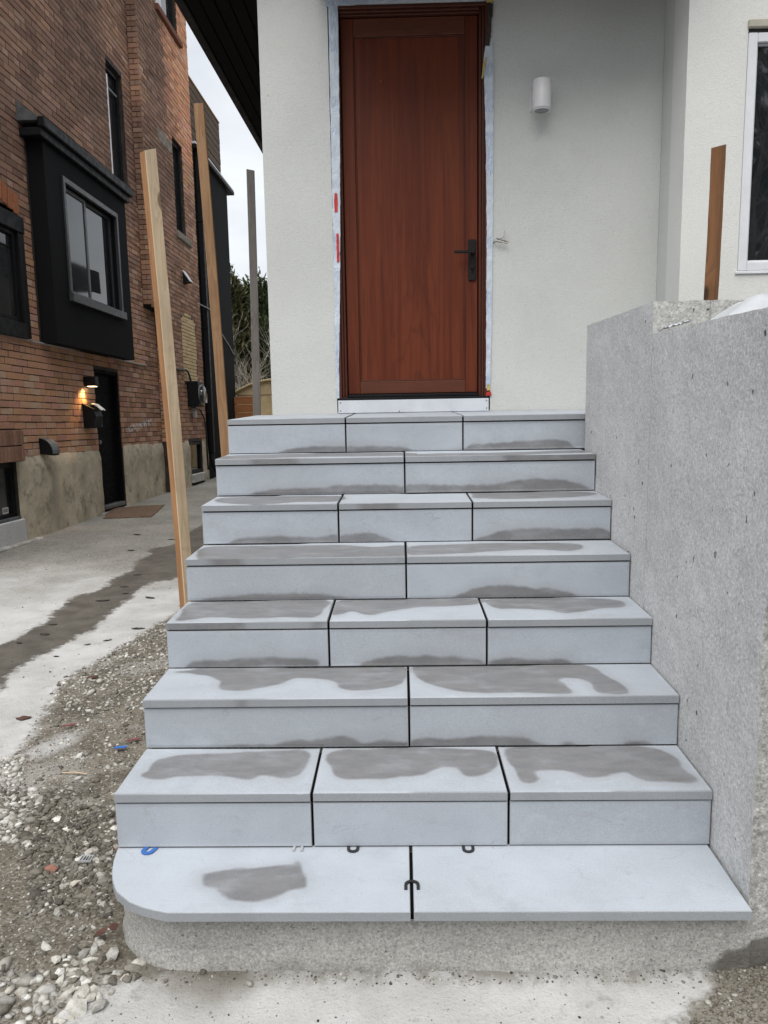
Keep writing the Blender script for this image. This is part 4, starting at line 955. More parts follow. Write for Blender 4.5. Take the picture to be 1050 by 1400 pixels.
b = MB(); b.obox(B(2.30, -.1, .012), BD * 1.25, BN * .06, BZ * .17, .008); b.build('door_step', M['footing'], brick_house)
# soldier courses over the basement window
for r_ in range(2):
    s = -.85
    while s < -.06:
        b = MB(); h0 = .965 + r_ * .185
        b.obox(B(s, h0, .02), BD * .066, BN * .075, BZ * .172, .005); o = b.build('soldier_brick', M['brick1'], brick_house)
        v_ = rnd.uniform(.8, 1.2); o.color = (.25 * v_, .14 * v_, .10 * v_, 1); s += .078
b = MB(); b.obox(B(-1.9, .96, -.02), BD * 1.875, BN * .10, BZ * .37); b.build('soldier_bed', M['mortar'], brick_house)
def bwindow(name, s0, s1, h0, h1, o, dep=.09, fw=.05, mat='blackmetal', glassm='glassdim', mull=None, trim=True):
    w = MB()
    for (a, c, e, f) in ((s0, s0 + fw, h0, h1), (s1 - fw, s1, h0, h1), (s0 + fw, s1 - fw, h0, h0 + fw), (s0 + fw, s1 - fw, h1 - fw, h1)):
        w.obox(B(a, e, o - dep), BD * (c - a), BN * .06, BZ * (f - e), .004)
    fo = w.build(name, M[mat], brick_house)
    if mull:
        b = MB(); b.obox(B(mull - .03, h0 + fw + .001, o - dep + .005), BD * .06, BN * .045, BZ * (h1 - h0 - 2 * fw - .002), .004); b.build('mullion', M['darktrim'], fo)
    b = MB(); b.obox(B(s0 + fw, h0 + fw, o - dep + .008), BD * (s1 - s0 - 2 * fw), BN * .012, BZ * (h1 - h0 - 2 * fw)); b.build('pane', M[glassm], fo)
    return fo
w = bwindow('basement_window', -1.7, -.05, .285, .95, 0, .10, .06, 'blackmetal', 'glass')
b = MB(); b.obox(B(-.30, .36, -.079), BD * .13, BN * .002, BZ * .075); b.build('sticker', M['paper'], w)
b = MB()
for q in range(4): b.obox(B(-.285 + q * .026, .378, -.0768), BD * .014, BN * .0012, BZ * .04)
b.build('sticker_print', M['blackplastic'], w)
b = MB(); b.obox(B(-1.7, .285, -.035), BD * 1.65, BN * .045, BZ * .03, .004); b.build('sill_rail', M['greymetal'], w)
w = bwindow('window', -1.6, .36, 2.58, 3.66, 0, .05, .07)
b = MB(); b.obox(B(-1.7, 3.64, -.03), BD * 2.22, BN * .085, BZ * .19, .008); b.build('head_trim', M['blackmetal'], w)
b = MB(); b.obox(B(.36, 2.42, -.05), BD * .14, BN * .10, BZ * 1.215, .008); b.obox(B(-1.7, 2.40, -.04), BD * 2.06, BN * .11, BZ * .18, .008); b.build('side_trim', M['blackmetal'], w)
# soldier arch of orange bricks over it
for q in range(9):
    s = .50 - q * .125; b = MB()
    b.obox(B(s - .11, 3.86 + q * .028, -.01), BD * .105 - BZ * .006, BN * .022, BZ * .23 + BD * .02, .006); o = b.build('soldier_brick', M['brick1'], brick_house); v_ = rnd.uniform(.9, 1.2); o.color = (.33 * v_, .125 * v_, .06 * v_, 1)
w = bwindow('window', 3.74, 4.41, 5.16, 6.96, 0, .13, .06, 'blackmetal', 'glass', None)
b = MB(); b.obox(B(3.722, 5.16, -.03), BD * .05, BN * .028, BZ * 1.6, .003); b.build('white_jamb', M['pvc'], w)
b = MB(); b.obox(B(3.75, 6.60, -.06), BD * .5, BN * .02, BZ * .03, .003); b.build('sash_rail', M['greymetal'], w)
w = bwindow('window', 6.51, 7.13, 5.09, 6.77, JO, .12, .05, 'blackmetal', 'glass')
b = MB(); b.obox(B(6.46, 4.93, JO - .05), BD * .98, BN * .10, BZ * .15, .02); b.build('window_sill', M['sandstone'], w)
w = bwindow('window', 5.97, 7.24, 8.82, 10.5, JO, .12, .07, 'blackmetal', 'glass', None)
b = MB(); b.obox(B(5.98, 8.9, JO - .105), BD * .62, BN * .008, BZ * 1.5); b.build('pale_blind', M['whiteboard'], w)
b = MB(); b.obox(B(5.86, 8.68, JO - .05), BD * 1.5, BN * .12, BZ * .11, .01); o = b.build('window_sill', M['brick1'], w); o.color = (.16, .07, .045, 1)
b = MB(); b.obox(B(5.62, 6.42, JO - .02), BD * .80 - BZ * .0, BN * .03, BZ * .22, .02); b.build('lintel_stone', M['sandstone'], brick_house)
w = bwindow('basement_window', 6.56, 7.51, .38, 1.02, JO, .08, .06, 'blackmetal', 'glass')
b = MB(); b.obox(B(6.55, .2, JO - .02), BD * .97, BN * .09, BZ * .17, .01); b.build('window_sill', M['footing'], w)
# side door
b = MB(); b.obox(B(2.50, .17, -.135), BD * .84, BN * .045, BZ * 1.98, .004); dr = b.build('side_door', M['doorblack'], brick_house)
b = MB()
for (a, c, e, f) in ((2.428, 2.50, .10, 2.195), (3.335, 3.398, .10, 2.195), (2.50, 3.335, 2.15, 2.195)): b.obox(B(a, e, -.14), BD * (c - a), BN * .12, BZ * (f - e), .004)
b.build('door_frame', M['doorblack'], dr)
b = MB(); b.obox(B(2.50, .10, -.14), BD * .835, BN * .15, BZ * .06, .006); b.build('threshold', M['greymetal'], dr)
b = MB(); b.lathe(B(2.58, 1.12, -.09), BN, ((.012, 0), (.012, .03), (.03, .035), (.03, .06), (.01, .07)), 14); b.build('door_handle', M['steel'], dr, smooth='auto')

# boxed-out window
bay = MB(); b0, b1, c0, c1, bo_ = .855, 3.615, 2.405, 4.81, .20
wops = (1.375, 3.16, 3.10, 4.49)
def face_with_hole(mb, s0, s1, h0, h1, o0, o1, q):
    for (a, c, e, f) in ((s0, q[0], h0, h1), (q[1], s1, h0, h1), (q[0], q[1], h0, q[2]), (q[0], q[1], q[3], h1)):
        mb.obox(B(a, e, o0), BD * (c - a), BN * (o1 - o0), BZ * (f - e))
face_with_hole(bay, b0, b1, c0, c1, .001, bo_, wops)
bayo = bay.build('boxed_out_window', M['blackstucco'], brick_house)
b = MB(); b.obox(B(wops[0], wops[2], .001), BD * (wops[1] - wops[0]), BN * .03, BZ * (wops[3] - wops[2])); b.build('back_panel', M['blackmetal'], bayo)
b = MB()
fw = .05
for (a, c, e, f) in ((wops[0] - .05, wops[0] + .01, wops[2], wops[3] + .06), (wops[1] - .01, wops[1] + .05, wops[2], wops[3] + .06), (wops[0] + .011, wops[1] - .011, wops[3] - .01, wops[3] + .059)):
    b.obox(B(a, e, bo_ - .02), BD * (c - a), BN * .045, BZ * (f - e), .004)
b.build('window_trim', M['darktrim'], bayo)
b = MB(); b.obox(B(wops[0] - .06, wops[2] - .115, bo_ - .03), BD * (wops[1] - wops[0] + .16), BN * .085, BZ * .11, .006); b.build('sill', M['darktrim'], bayo)
def bframe(s0, s1, h0, h1, o, fw, th, name, mat, par):
    w = MB()
    for (a, c, e, f) in ((s0, s0 + fw, h0, h1), (s1 - fw, s1, h0, h1), (s0 + fw, s1 - fw, h0, h0 + fw), (s0 + fw, s1 - fw, h1 - fw, h1)): w.obox(B(a, e, o), BD * (c - a), BN * th, BZ * (f - e), .004)
    return w.build(name, M[mat], par)
bframe(1.38, 2.20, 3.11, 4.48, .10, .045, .04, 'sash', 'greymetal', bayo); bframe(2.20, 3.15, 3.11, 4.48, .085, .045, .04, 'sash', 'darktrim', bayo)
for a, c, o in ((1.425, 2.155, .115), (2.245, 3.105, .10)):
    b = MB(); b.obox(B(a, 3.155, o), BD * (c - a), BN * .01, BZ * 1.28); b.build('pane', M['glassdim' if a < 2 else 'glass'], bayo)
b = MB()
prof = [(0, 5.20), (.24, 5.03), (.24, 4.98), (0, 4.98)]
for s0_, s1_ in ((.66, 3.66),): b.prism([B(s0_, h, o) for o, h in prof], BD * (s1_ - s0_))
b.build('flashing_roof', M['greymetal'], bayo)
b = MB(); b.obox(B(.66, 4.905, .2405), BD * 3.02, BN * .085, BZ * .12, .012); b.build('gutter', M['blackmetal'], bayo)
b = MB(); b.obox(B(.68, 4.812, .001), BD * 2.97, BN * .27, BZ * .10, .01); b.build('fascia', M['blackmetal'], bayo)

# rear addition: charcoal box with a board screen on its roof
add = thing('rear_addition', 'charcoal rear extension with a brown board privacy screen on its roof', 'extension', B(9.5, 0, JO))
A0, A1, AH = SC + .005, 10.95, 7.02
b = MB(); b.obox(B(A0, -.4, -3), BD * (A1 - A0), BN * (3 + JO), BZ * (AH + .4)); b.build('wall', M['blackstucco'], add)
b = MB(); b.obox(B(A0 - .02, AH + .005, JO - .02), BD * (A1 - A0 + .42), BN * .12, BZ * .09, .01); b.obox(B(A1 + .001, AH + .006, -3), BD * .40, BN * (3 + JO - .021), BZ * .088); b.build('black_gutter', M['blackmetal'], add)
b = MB(); b.obox(B(A0 - .02, AH + .096, JO - .03), BD * (A1 - A0 + .42), BN * .11, BZ * .045, .004); b.build('white_drip_edge', M['pvc'], add)
nbd = 8; hh = (8.47 - 7.22) / nbd
for i in range(nbd):
    b = MB(); b.obox(B(A0 + .01, 7.22 + i * hh, JO - .08 + rnd.uniform(-.004, .004)), BD * (10.66 - A0 + rnd.uniform(-.01, .01)), BN * .028, BZ * (hh - .016), .003); b.build('screen_board', M['deckboard'], add)
for s in (A0 + .06, 9.3, 10.56):
    b = MB(); b.obox(B(s, 7.14, JO - .19), BD * .09, BN * .09, BZ * 1.33, .005); b.build('screen_post', M['deckboard'], add)
b = MB(); b.obox(B(A0 + .01, 8.475, JO - .20), BD * 2.75, BN * .16, BZ * .035, .004); b.build('top_rail', M['post_tan'], add)
dsp = thing('downspout', 'black square downspout at the rear corner of the brick house', 'downspout', B(8.1, .2, JO + .06))
b = MB(); b.obox(B(8.02, .75, JO + .01), BD * .13, BN * .11, BZ * 6.3, .012); b.build('pipe', M['blackmetal'], dsp)
for h in (1.6, 3.4, 5.6):
    b = MB(); b.obox(B(8.005, h, JO + .005), BD * .16, BN * .122, BZ * .035, .004); b.build('strap', M['blackmetal'], dsp)
b = MB(); b.tube([B(8.085, .8, JO + .065), B(8.085, .55, JO + .065), B(8.085, .35, JO + .14), B(8.0, .25, JO + .28)], .05, 8); b.build('elbow', M['blackmetal'], dsp, smooth=True)

# fittings on the brick wall
t = thing('outdoor_lamp', 'black box wall lamp glowing warm beside the basement side door', 'wall lamp', B(2.1, 2.0, 0))
b = MB(); b.obox(B(2.03, 1.925, .001), BD * .13, BN * .17, BZ * .135, .006); b.build('lamp_box', M['blackmetal'], t)
b = MB(); b.obox(B(2.045, 1.9195, .05), BD * .10, BN * .10, BZ * .004); b.build('lens', M['ledlens'], t)
ld = bpy.data.lights.new('warm_bulb', 'SPOT'); ld.energy = 8; ld.color = (1, .56, .2); ld.spot_size = R(95); ld.spot_blend = .8; ld.shadow_soft_size = .03
lo = bpy.data.objects.new('warm_bulb', ld); COL.objects.link(lo); lo.parent = t; lo.location = B(2.04, 1.90, .075) - BASE[t.name]
lo.rotation_euler = (B(1.90, 1.60, -.04) - B(2.04, 1.90, .075)).to_track_quat('-Z', 'Y').to_euler()
t = thing('mailbox', 'black wall mailbox with letters sticking out below the lamp', 'mailbox', B(2.0, 1.5, 0))
b = MB(); b.prism([B(1.93, 1.34, .001), B(1.93, 1.34, .14), B(1.93, 1.50, .19), B(1.93, 1.60, .15), B(1.93, 1.66, .001)], BD * .26); b.build('box', M['blackmetal'], t)
b = MB(); b.obox(B(1.92, 1.585, .17), BD * .28, BN * -.17 + BZ * .085, BZ * .012 + BN * .004, .003); b.build('lid', M['blackmetal'], t)
b = MB(); b.obox(B(2.19, 1.345, .02), BD * .006, BN * .15, BZ * .22, .002); b.build('end_plate', M['greymetal'], t)
pp = MB()
n = 7; vs = []
for j in range(n):
    for i in range(n):
        u, v = i / (n - 1), j / (n - 1)
        vs.append(B(2.0 + .16 * v + .01 * mnoise.noise((u * 4, v * 4, 1)), 1.60 + .10 * (1 - abs(u - .4)) + .025 * mnoise.noise((u * 5, v * 5, 3)) - .05 * u, .07 + .17 * u + .012 * mnoise.noise((u * 5, v * 5, 6))))
k = len(vs); vs += [p + BZ * -.008 for p in vs]
F = [(j * n + i, j * n + i + 1, (j + 1) * n + i + 1, (j + 1) * n + i) for j in range(n - 1) for i in range(n - 1)]; F += [tuple(k + q for q in f[::-1]) for f in F]
pp.add(vs, F); pp.build('letters', M['paper'], label='crumpled white letters poking out of the black wall mailbox', cat='letters', base=B(2.05, 1.6, .1))
def hood(name, label, s, h, w, r_, mat_body, mat_hood):
    t = thing(name, label, 'vent', B(s, h, 0))
    prof = [(0, 0), (r_, -.02)] + [(r_ * math.cos(a), r_ * 1.15 * math.sin(a)) for a in np.linspace(.15, math.pi / 2, 7)]
    b = MB(); b.prism([B(s, h + q[1], .001 + q[0] * .97) for q in prof], BD * w); b.build('vent_body', M[mat_body], t)
    b = MB(); P = [(r_ * math.cos(a), r_ * 1.15 * math.sin(a)) for a in np.linspace(.0, math.pi / 2, 8)]
    for p_, q_ in zip(P, P[1:]): b.obox(B(s - .01, h + p_[1], .002 + p_[0]), BD * (w + .02), BN * (q_[0] - p_[0]) + BZ * (q_[1] - p_[1]), (BN * .006 + BZ * .006), 0)
    b.build('hood', M[mat_hood], t)
hood('dryer_vent', 'grey hooded wall vent low on the brick wall left of the side door', .56, 1.02, .17, .17, 'blackmetal', 'greymetal')
t = thing('exhaust_vent', 'small pale exhaust flap high on the brick wall near the downspout', 'vent', B(6.8, 4.2, JO))
b = MB(); b.prism([B(6.72, 4.14, JO + .001), B(6.72, 4.16, JO + .13), B(6.72, 4.36, JO + .001)], BD * .2); b.build('vent_body', M['blackmetal'], t)
b = MB(); b.obox(B(6.71, 4.165, JO + .135), BD * .22, BN * -.133 + BZ * .205, BZ * .012 + BN * .008); b.build('flap', M['pvc'], t)
t = thing('electric_meter', 'black meter box with a round glass dial below the pale bricked-up window', 'meter', B(6.8, 1.9, JO))
b = MB(); b.obox(B(6.60, 1.73, JO + .001), BD * .38, BN * .22, BZ * .50, .02); b.build('meter_box', M['blackmetal'], t)
b = MB(); b.lathe(B(6.79, 1.97, JO + .221), BN, ((.185, 0), (.185, .03), (.17, .035), (.165, .075), (.12, .095), (.02, .10)), 28); b.build('meter_dial', M['glass'], t, smooth='auto')
b = MB(); b.lathe(B(6.79, 1.97, JO + .224), BN, ((.198, 0), (.198, .025), (.188, .03)), 28); b.build('meter_ring', M['greymetal'], t, smooth='auto')
b = MB(); b.obox(B(7.35, 1.82, JO + .001), BD * .25, BN * .14, BZ * .20, .008); b.build('junction_box', M['pvc'], label='small white utility box beside the black electric meter', cat='utility box', base=B(7.45, 1.9, JO))
b = MB(); b.obox(B(6.9, 1.52, JO + .001), BD * .09, BN * .07, BZ * .13, .006); b.build('outlet_box', M['pvc'], label='tiny white outlet box under the black electric meter', cat='outlet', base=B(6.95, 1.6, JO))
b = MB(); P = []
for q in np.linspace(-1.5, 4.72, 40): P.append(B(q, 2.41 - .012 * math.sin(q * 1.9) + .006 * mnoise.noise((q * 3, 0, 0)), .022))
b.tube(P, .014, 6); b.build('utility_cable', M['cable'], label='grey cable strung along the brick wall under the boxed-out window', cat='cable', base=B(1, 2.4, 0), smooth=True)
b = MB(); b.tube([B(5.0, 2.42, JO + .02), B(6.1, 2.42, JO + .022), B(6.5, 2.44, JO + .03), B(6.62, 2.40, JO + .04), B(6.68, 2.32, JO + .05), B(6.7, 2.22, JO + .06)], .02, 7)
b.build('meter_cable', M['darkcable'], label='thick cable bending down into the black electric meter', cat='cable', base=B(6.5, 2.4, JO), smooth=True)
b = MB(); b.tube([B(6.6, 1.70, JO + .05), B(6.9, 1.71, JO + .08), B(7.3, 1.68, JO + .06), B(7.62, 1.5, JO + .05), B(7.72, 1.25, JO + .05), B(7.74, .4, JO + .05)], .018, 7)
b.build('drain_hose', M['darkcable'], label='black conduit running from the electric meter down to the ground', cat='conduit', base=B(7.3, 1.6, JO), smooth=True)
P = [B(7.6, 3.9 - .02, JO + .03), B(8.2, 3.82, JO + .16), B(9.2, 3.55, JO + .06), B(10.3, 3.30, JO + .02), B(10.9, 3.1, JO + .02)]
b = MB(); b.tube(P, .012, 5); b.build('overhead_wire', M['cable'], label='thin wire slanting across the charcoal rear extension', cat='wire', base=B(9, 3.6, JO), smooth=True)
# door mat
mat_ = MB(); c = [(-4.60, 12.28), (-3.85, 12.62), (-3.62, 11.20), (-4.28, 11.09)]
n = 12; vs = []
for j in range(n + 1):
    for i in range(n + 1):
        u, v = i / n, j / n
        x = (c[3][0] * (1 - u) + c[2][0] * u) * (1 - v) + (c[0][0] * (1 - u) + c[1][0] * u) * v; y = (c[3][1] * (1 - u) + c[2][1] * u) * (1 - v) + (c[0][1] * (1 - u) + c[1][1] * u) * v
        vs.append((x + .02 * mnoise.noise((u * 9, v * 9, 0)) * (u in (0, 1)), y, gz(y) + .028 + .012 * mnoise.noise((u * 4, v * 4, 2)) - (.014 if i in (0, n) or j in (0, n) else 0)))
W = n + 1; F = [(j * W + i, j * W + i + 1, (j + 1) * W + i + 1, (j + 1) * W + i) for j in range(n) for i in range(n)]
k = len(vs); lp = [i for i in range(W)] + [j * W + n for j in range(1, W)] + [n * W + i for i in range(n - 1, -1, -1)] + [j * W for j in range(n - 1, 0, -1)]
vs += [(vs[q][0], vs[q][1], vs[q][2] - .03) for q in lp]
F += [(lp[(q + 1) % len(lp)], lp[q], k + q, k + (q + 1) % len(lp)) for q in range(len(lp))]
mat_.add(vs, F); mat_.build('doormat', M['coir'], label='worn brown doormat on the driveway by the side door', cat='doormat', base=(-4.1, 11.8, -.13))

# ------------------------------------------------------------------ timber posts
def post(name, label, bot, top, wu, wv, yaw, mats, cut=0.0, group='timber posts left standing around the steps'):
    """sawn post between two axis points; wu x wv section turned by yaw; two of the four faces in the second wood"""
    bot, top = Vector(bot), Vector(top); ax = (top - bot).normalized()
    u = Vector((math.cos(yaw), math.sin(yaw), 0)); u = (u - ax * u.dot(ax)).normalized(); v = ax.cross(u)
    ch = .004; n = 14; ring = [(-wu / 2 + ch, -wv / 2), (wu / 2 - ch, -wv / 2), (wu / 2, -wv / 2 + ch), (wu / 2, wv / 2 - ch), (wu / 2 - ch, wv / 2), (-wu / 2 + ch, wv / 2), (-wu / 2, wv / 2 - ch), (-wu / 2, -wv / 2 + ch)]
    b = MB(); vs = []
    for j in range(n + 1):
        t = j / n; p = bot + (top - bot) * t; L = (top - bot).length
        bow = u * (.010 * math.sin(math.pi * t)) + v * (.004 * math.sin(2 * t + 1))
        for a, c_ in ring:
            q = p + bow + u * (a + .0015 * mnoise.noise((t * 9, a * 30, 1))) + v * (c_ + .0015 * mnoise.noise((t * 9, c_ * 30, 2)))
            if j == n: q += ax * (cut * (a / wu))
            vs.append(q)
    F = []; mi = []
    for j in range(n):
        for k in range(8):
            F.append((j * 8 + k, j * 8 + (k + 1) % 8, (j + 1) * 8 + (k + 1) % 8, (j + 1) * 8 + k)); mi.append(1 if k in (7, 0, 1) else 0)
    F += [tuple(range(7, -1, -1)), tuple(n * 8 + k for k in range(8))]; mi += [0, 1]
    b.v = [tuple(q) for q in vs]; b.f = F; b.mi = mi
    return b.build(name, [M[m] for m in mats], label=label, cat='post', group=group, base=tuple(bot))
post('timber_post', 'pale fresh-sawn timber post leaning closest to the left side of the steps', (-1.213, 4.3, gz(4.3) - .02), (-1.301, 4.3, 2.84), .066, .062, R(45), ('post_orange', 'post_pale'), .02)
post('timber_post', 'tall knotty tan timber post in front of the black downspout', (-1.545, 7.0, gz(7) - .02), (-1.660, 7.0, 3.99), .082, .04, R(6), ('post_tan', 'post_tan'), 0)
post('timber_post', 'weathered grey timber post standing against the cedar hedge', (-1.405, 7.5, gz(7.5) - .02), (-1.338, 7.5, 3.59), .072, .04, R(12), ('post_grey', 'post_grey'), -.01)
post('timber_post', 'short brown stake standing in the planter below the white window', (1.288, 3.45, 1.6), (1.300, 3.45, 2.555), .040, .046, R(38), ('post_brown', 'post_brown'), .012)

# white plastic sheet bunched in the planter, and a scrap of film by the cross wall
def sheet(name, label, x0, x1, y0, y1, zf, amp=.012, n=34):
    vs = []
    for j in range(n + 1):
        for i in range(n + 1):
            u, v = i / n, j / n; x, y = x0 + (x1 - x0) * u, y0 + (y1 - y0) * v
            vs.append((x + .01 * mnoise.noise((u * 6, v * 6, 4)), y + .01 * mnoise.noise((u * 6, v * 6, 9)), zf(u, v) + amp * (.6 + mnoise.fractal((u * 6, v * 6, 2), 1, 2, 3))))
    W = n + 1; k = len(vs); F = [(j * W + i, j * W + i + 1, (j + 1) * W + i + 1, (j + 1) * W + i) for j in range(n) for i in range(n)]
    vs += [(p[0], p[1], p[2] - .0015) for p in vs]; F += [tuple(k + q for q in f[::-1]) for f in F]
    b = MB(); b.add(vs, F); return b.build(name, M['sheet'], label=label, cat='plastic sheet', base=((x0 + x1) / 2, (y0 + y1) / 2, 1.6), smooth=True)
SHX = [(.985, 1.784), (1.02, 1.815), (1.06, 1.838), (1.10, 1.858), (1.17, 1.852), (1.4, 1.82), (1.9, 1.79)]
sheet('plastic_sheet', 'white plastic sheet humped over the concrete planter at the right edge', .985, 1.9, 2.36, 2.82, lambda u, v: max(1.784, 1.70 + (np.interp(.985 + .915 * u, *zip(*SHX)) - 1.70) * math.sin(min(1, .12 + v * .8) * math.pi) ** .35), .010)
sheet('plastic_scrap', 'crumpled scrap of white plastic on the low wall top by the tall wall', .915, .99, 2.80, 2.92, lambda u, v: 1.787 + .022 * u * (1 - .3 * v), .006)

# ------------------------------------------------------------------ levelling shims on the lowest tread
def ushim(x, y, z, rot, mat, label, w=.028, L=.034, t=.0045, W=.0085, group='plastic levelling shims left on the lowest tread'):
    b = MB(); pts = [(-w / 2, -L / 2)] + [(-w / 2 * math.cos(a), L / 2 - w / 2 + w / 2 * math.sin(a)) for a in np.linspace(0, math.pi, 11)] + [(w / 2, -L / 2)]
    c_, s_ = math.cos(rot), math.sin(rot)
    m = len(pts); vs = []
    for i, p in enumerate(pts):
        q = Vector((*pts[min(i + 1, m - 1)], 0)) - Vector((*pts[max(i - 1, 0)], 0)); nrm = Vector((-q.y, q.x, 0)).normalized()
        for side, hgt in ((-1, 0), (-1, t), (1, t), (1, 0)):
            e = Vector((*p, 0)) + nrm * side * W / 2; vs.append((x + e.x * c_ - e.y * s_, y + e.x * s_ + e.y * c_, z + hgt + .0006))
    F = [(i * 4 + k, i * 4 + (k + 1) % 4, (i + 1) * 4 + (k + 1) % 4, (i + 1) * 4 + k) for i in range(m - 1) for k in range(4)] + [(3, 2, 1, 0), tuple((m - 1) * 4 + k for k in range(4))]
    b.add(vs, F); o = b.build('levelling_shim', M[mat], label=label, cat='shim', group=group, base=(x, y, z))
    bm = bmesh.new(); bm.from_mesh(o.data); bmesh.ops.recalc_face_normals(bm, faces=bm.faces); bm.to_mesh(o.data); bm.free(); return o
z1 = tz(1)
ushim(-.792, 2.199, z1, R(160), 'blueplastic', 'blue plastic shim wedged under the first riser at the left end', .028, .034, .004, .0135)
ushim(-.341, 2.206, z1, R(0), 'clearplastic', 'translucent grey shim with two prongs under the first riser', .024, .03, .005, .007)
ushim(-.175, 2.204, z1, R(180), 'blackplastic', 'black horseshoe shim under the first riser near the joint of its slabs')
ushim(.170, 2.200, z1, R(180), 'blackplastic', 'black horseshoe shim under the first riser right of the bottom tread joint')
ushim(-.001, 2.022, z1, R(0), 'blackplastic', 'black horseshoe shim straddling the joint of the lowest tread', .034, .036)

# ------------------------------------------------------------------ stones, gravel and litter on the ground
def rock_base(seed, sub=1, flat=.62, facet=False):
    bm = bmesh.new(); bmesh.ops.create_icosphere(bm, subdivisions=sub, radius=1); r_ = random.Random(seed)
    ax = Vector((1, r_.uniform(.6, .95), r_.uniform(flat * .75, flat * 1.2)))
    cuts = [(Vector((r_.uniform(-1, 1), r_.uniform(-1, 1), r_.uniform(-1, 1))).normalized(), r_.uniform(.55, .85)) for _ in range(6 if facet else 3)]
    for v in bm.verts:
        p = v.co.copy()
        for n_, d in cuts:
            e = p.dot(n_) - d
            if e > 0: p -= n_ * e * .9
        p *= 1 + .14 * mnoise.noise(v.co * 1.7 + Vector((seed, 0, 0)))
        v.co = Vector((p.x * ax.x, p.y * ax.y, p.z * ax.z))
    V = np.array([v.co[:] for v in bm.verts]); F = np.array([[v.index for v in f.verts] for f in bm.faces]); bm.free(); return V, F
ROCKS = [rock_base(i, 1, .5, True) for i in range(16)]
SMALL = [rock_base(40 + i, 1, .55, True) for i in range(8)]
LIME = [(.42, .41, .375), (.50, .49, .455), (.36, .35, .325), (.44, .42, .38), (.29, .28, .255), (.54, .53, .505)]
DARK = [(.12, .11, .09), (.155, .142, .118), (.185, .17, .145), (.135, .12, .098), (.21, .195, .17), (.095, .086, .072)]
dirt_poly = smooth_poly(OUT['dirt'], 3)
items = []                                        # x, y, size, colour
def scatter(n, xr, yr, size, pal, mask=None, need_dirt=.0, vary_=.35):
    k = 0; tries = 0
    while k < n and tries < n * 12:
        tries += 1; x, y = rnd.uniform(*xr), rnd.uniform(*yr)
        if x > -.9 and y > 2.0: continue
        if (x + .62) ** 2 + (y - 2.21) ** 2 < .275 ** 2 or (x > -.66 and y > 1.94): continue
        if mask and not mask(x, y): continue
        c = rnd.choice(pal); f = rnd.uniform(1 - vary_, 1 + vary_ * .3)
        items.append((x, y, size * math.exp(rnd.gauss(0, .33)), tuple(q * f for q in c))); k += 1
def nz_(x, y, s, o): return mnoise.noise((x * s, y * s, o))
ind = lambda x, y: sdf(np.array([[x, y]]), dirt_poly)[0]
# pale crushed stone along the back rim of the dirt strip
scatter(900, (-2.0, -.92), (3.85, 5.6), .0115, LIME + DARK[2:5], lambda x, y: (lambda d: d > -.02 and d < .40 + .1 * nz_(x, y, 3, 1))(ind(x, y)))
# dense darker band beside the bottom steps
scatter(3600, (-1.72, -.92), (2.18, 3.0), .0102, DARK * 6 + LIME[2:5], lambda x, y: ind(x, y) > 0 and nz_(x, y, 2.5, 4) > -.30 - .5 * (x + 1.2))
# pale drift at the left edge
scatter(1100, (-1.95, -1.22), (2.62, 3.3), .0125, LIME, lambda x, y: ind(x, y) > -.03 and nz_(x, y, 2.2, 7) - (x + 1.45) * 1.1 > .05)
# big pale heap in the near corner
scatter(420, (-1.5, -.80), (1.58, 2.12), .0165, LIME + LIME + DARK[3:5], lambda x, y: ind(x, y) > -.05 and (y - 1.86) < -.55 * (x + 1.05) * .35 + .1 + .06 * nz_(x, y, 6, 3))
scatter(60, (-.98, -.74), (1.9, 2.1), .014, LIME + DARK)
# thin scatter over the whole strip and along the foot of the steps
scatter(900, (-1.95, -.9), (1.6, 5.4), .0095, LIME + DARK, lambda x, y: ind(x, y) > 0)
scatter(500, (-1.15, -.9), (2.4, 5.6), .012, LIME + DARK, lambda x, y: ind(x, y) > 0)
scatter(5000, (-2.0, -.9), (1.5, 5.6), .0045, LIME + DARK, lambda x, y: ind(x, y) > -.03 and nz_(x, y, 2, 9) > -.4)
n_before = len(items)
fixed = [(-1.39, 2.70, .024, (.46, .45, .42)), (-1.352, 2.577, .024, (.46, .45, .42)), (-1.049, 2.045, .030, (.46, .45, .42)), (-1.097, 2.358, .022, (.42, .39, .34)), (-1.267, 2.70, .020, (.58, .56, .52)),
         (-1.335, 2.767, .019, (.6, .58, .54)), (-.770, 1.985, .032, (.46, .44, .40)), (-.782, 1.925, .024, (.47, .43, .37)), (-.845, 2.01, .027, (.36, .35, .33)), (-1.0, 1.99, .022, (.52, .5, .46)), (-.90, 1.985, .024, (.5, .49, .45)),
         (-1.21, 2.433, .036, (.24, .115, .085)), (-1.03, 2.56, .018, (.26, .10, .06)), (-1.0, 2.62, .02, (.22, .10, .07)), (-1.09, 2.90, .024, (.21, .12, .09))]
items += fixed
big = sorted(range(len(items)), key=lambda i: -(items[i][2] + (1 if i >= n_before else 0)) / max(1.2, items[i][1]) if items[i][0] > -.50 * items[i][1] - .02 else 0)[:290]
bigset = set(big)
rock_me = []
for i, (V, F) in enumerate(ROCKS):
    me = bpy.data.meshes.new('stone'); me.from_pydata([tuple(p) for p in V], [], [tuple(f) for f in F]); me.materials.append(M['rock1']); me.update()
    pass
    rock_me.append(me)
stuffV, stuffF, stuffC, nv = [], [], [], 0
def rot_random():
    e = Matrix.Rotation(rnd.uniform(0, 6.28), 3, 'Z') @ Matrix.Rotation(rnd.gauss(0, .28), 3, 'X') @ Matrix.Rotation(rnd.gauss(0, .28), 3, 'Y'); return e
